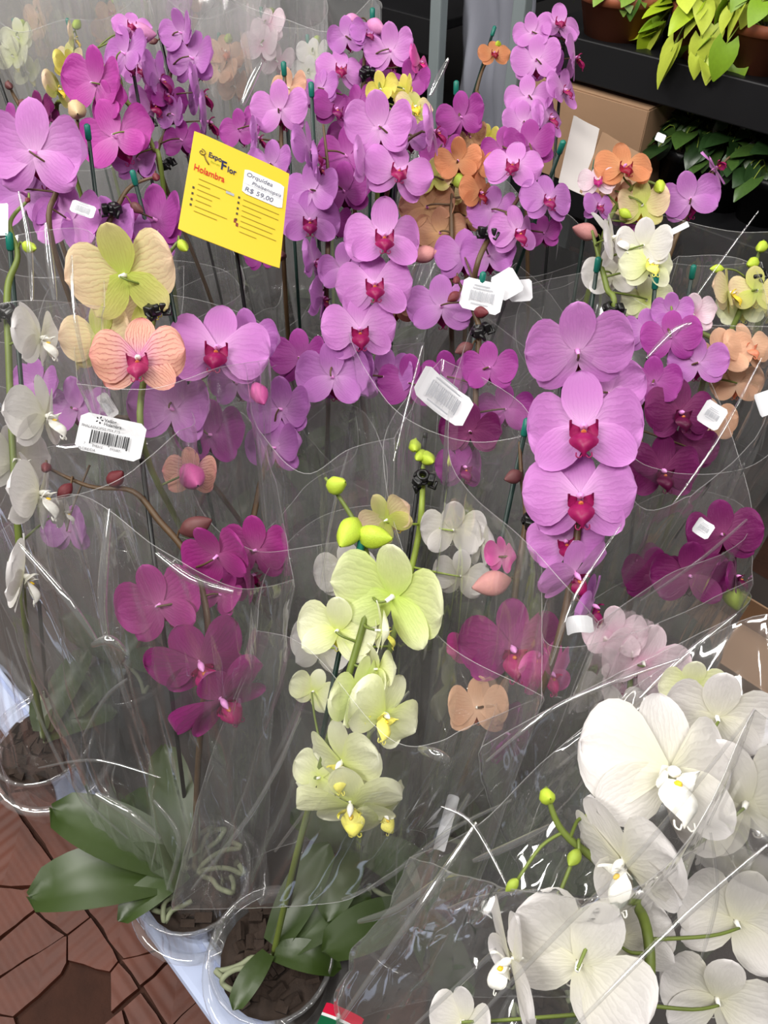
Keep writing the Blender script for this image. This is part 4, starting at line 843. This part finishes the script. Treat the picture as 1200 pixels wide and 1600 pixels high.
def carton(c, sx, sy, sz, label, tilt=0, open_=False):
    t = empty('cardboard_box', c); tag(t, label, 'box'); t.rotation_euler = (0, 0, R(-45)+tilt); h = .004
    for nm, p, d_ in (('side_panel', (0, -sy/2, sz/2), (sx, h, sz)), ('side_panel', (0, sy/2, sz/2), (sx, h, sz)), ('side_panel', (-sx/2, 0, sz/2), (h, sy, sz)), ('side_panel', (sx/2, 0, sz/2), (h, sy, sz)), ('bottom_panel', (0, 0, h/2), (sx, sy, h))):
        MB().box(p, *d_, bev=.001).obj(nm, card_m, t, smooth=False)
    if not open_:
        for s in (-1, 1): MB().box((0, s*sy/4, sz+h/2), sx, sy/2-.002, h, bev=.001).obj('flap', card_m, t, smooth=False)
        MB().box((0, 0, sz+.005), sx, .05, .001).obj('tape', plain('tape', (170, 140, 104), .3), t, smooth=False)
    return t
carton(AB(-1.03, 1.83, SH2), .32, .28, .205, 'brown cardboard box under the black shelf behind the pink cascade')
cb = PZ(1165, 1000, BENCH+.06); carton(V((cb.x, cb.y, BENCH+.001)), .2, .16, .07, 'low cardboard box on the bench at the right border', open_=True)
# white paper leaning in front of the box
m, W, H = frame4((902, 184), (942, 205), (865, 283), 1.42, .02, -.02)
o = sheet(W, H, .002, .0006, .02).obj('paper_sheet', plain('paper_warm', (206, 200, 196), .6, var=.03), None, smooth=False); o.matrix_basis = m; tag(o, 'white paper sheet leaning before the cardboard box', 'paper')
m, W, H = frame4((944, 208), (1014, 248), (900, 300), 1.44, .02, -.02)
o = sheet(W, H, .003, .003, .02).obj('cardboard_flap', card_m, None, smooth=False); o.matrix_basis = m; tag(o, 'loose brown cardboard piece behind the peach orchid', 'cardboard')

def heart_leaf():
    def f(u, w):
        h = .52*sin(pi*min(1, .12+.88*u)**.75)**.9 if u < .97 else .03
        return V((w*h, u-.12*(1-abs(w)*0)*0+(-.16*(abs(w)**1.5)*(1-u)**2*1.6), .10*abs(w)*h-.25*u*u))
    return mesh('leaf', *grid(6, 4, f))
HL = heart_leaf(); TERRA = plain('pot_terracotta', (150, 84, 56), .6, var=.15); SOIL = plain('soil', (36, 26, 20), .9, bump=1, var=.5, vscale=40)
def foliage_plant(c, r, h, n, ls, mats, label, group, potmat, spread=1.0, droop=.3, seed=0, pr=.085):
    rnd = random.Random(seed); t = empty('potted_foliage', c); tag(t, label, 'plant', group)
    MB().lathe([(0, 0), (pr*.72, 0), (pr, .10), (pr*1.07, .10), (pr*1.07, .12), (pr*.98, .12), (pr*.95, .105)], 24).obj('pot', potmat, t)
    MB().lathe([(0, .107), (pr*.5, .109), (pr*.96, .104)], 20).obj('soil', SOIL, t)
    mb = MB(); meshes = []
    for k, mm in enumerate(mats):
        me = HL.copy(); me.materials.append(mm); meshes.append(me)
    for k in range(n):
        a = rnd.uniform(0, 6.283); q = sqrt(rnd.random()); z = .12+h*(1-q*q*.9)*rnd.uniform(.45, 1)-(.09*max(0, q-.7)/.3 if droop > .5 else 0); e = V((r*q*cos(a), r*q*sin(a), z))
        s0 = V((.03*cos(a), .03*sin(a), .105)); mb.tube(spline([s0, s0.lerp(e, .6)+V((0, 0, .03)), e], 3), .0013, 4)
        s = ls*rnd.uniform(.65, 1.2)
        mt = M.Translation(e) @ M.Rotation(a-pi/2+rnd.uniform(-.8, .8), 4, 'Z') @ rx('X', rnd.uniform(-55, 15)-droop*40*q) @ rx('Y', rnd.uniform(-25, 25)) @ M.Diagonal((s*.8, s, s, 1))
        link('leaf', meshes[rnd.randrange(len(meshes))], None, t, mx=mt)
    mb.obj('stems', plain('stem_yellow', (140, 160, 60), .5), t); return t
lime_m = [plain('leaf_lime', (160, 184, 40), .4, var=.12), plain('leaf_limedark', (118, 152, 34), .4, var=.15), plain('leaf_limepale', (186, 200, 72), .4, var=.1)]
mid_m = [plain('leaf_mid', (72, 110, 40), .4, var=.25), plain('leaf_midpale', (120, 150, 60), .4, var=.2)]
dk_m = [plain('leaf_dark', (40, 66, 32), .3, .6, var=.3), plain('leaf_darker', (64, 92, 40), .3, .6, var=.3)]
blackpot = plain('pot_black', (20, 20, 22), .4)
def on_shelf(px, py, z): q = PZ(px, py, z); return q
for i, (px, lab, n, r, sd) in enumerate(((1105, 'lime leaved potted plant left of the two on the top shelf', 110, .125, 3), (1195, 'lime leaved potted plant cut by the right border on the top shelf', 110, .145, 4))):
    q = PB(px, 75, 1.80); foliage_plant(V((q.x, q.y, SH1-.03)), r, .12, n, .058, lime_m, lab, 'foliage plants on the top shelf', TERRA, seed=sd, droop=.6)
q = PB(968, 52, 1.80); foliage_plant(V((q.x, q.y, SH1-.03)), .095, .10, 60, .045, mid_m, 'mid green potted plant in a wide terracotta pot on the top shelf', 'foliage plants on the top shelf', TERRA, seed=6, pr=.10)
for i, (px, lab) in enumerate(((1010, 'dark leaved plant next to the cardboard box on the lower shelf'), (1075, 'dark leaved plant second from the box on the lower shelf'), (1140, 'dark leaved plant third from the box on the lower shelf'), (1215, 'dark leaved plant at the right border on the lower shelf'))):
    q = PB(px, 260, 1.84); foliage_plant(V((q.x, q.y, SH2-.01)), .11, .13, 60, .055, dk_m, lab, 'dark foliage on the lower shelf', blackpot, seed=20+i, pr=.07)
barcode_label(((1028, 206), (1042, 212), (1022, 218)), 1.5, 0, 0, 'tiny white tag among dark leaves on the lower shelf', cur=.0, back=True)

# ------------------------------------------------------------------ clear carrier tray along the bench edge
tr = empty('carrier_tray', AB(-.45, .11, BENCH+.003)); tag(tr, 'clear plastic carrier tray holding the front row of pots at the bench edge', 'tray')
for short in ('front left magenta orchid', 'lime green orchid at front centre', 'white orchid at the left edge'):
    p = [x for x in PL if x['short'] == short][0]; c = V((p['xy'].x, p['xy'].y, BENCH+.003))-tr.location
    MB().lathe([(.060, 0), (.064, .002), (.080, .062), (.083, .066), (.092, .066), (.094, .060), (.093, .055)], 36, c=c).obj('cell', TRAYP, tr)
L_ = 1.1; prof = [(-.058, .012), (-.056, .045), (-.052, .052), (-.046, .054), (-.040, .050), (-.038, .02)]
for sgn in (1,):
    vs = []; nn = 90
    for i in range(nn+1):
        a = -L_/2+L_*i/nn; bump_ = .0025*(1 if (i % 6) < 3 else 0)
        for y, z in prof: vs.append(AX*a+BX*(y-bump_)+V((0, 0, z)))
    k = len(prof); link('tray_rim', mesh('tray_rim', vs, [[i*k+j, (i+1)*k+j, (i+1)*k+j+1, i*k+j+1] for i in range(nn) for j in range(k-1)]), TRAYP, tr)
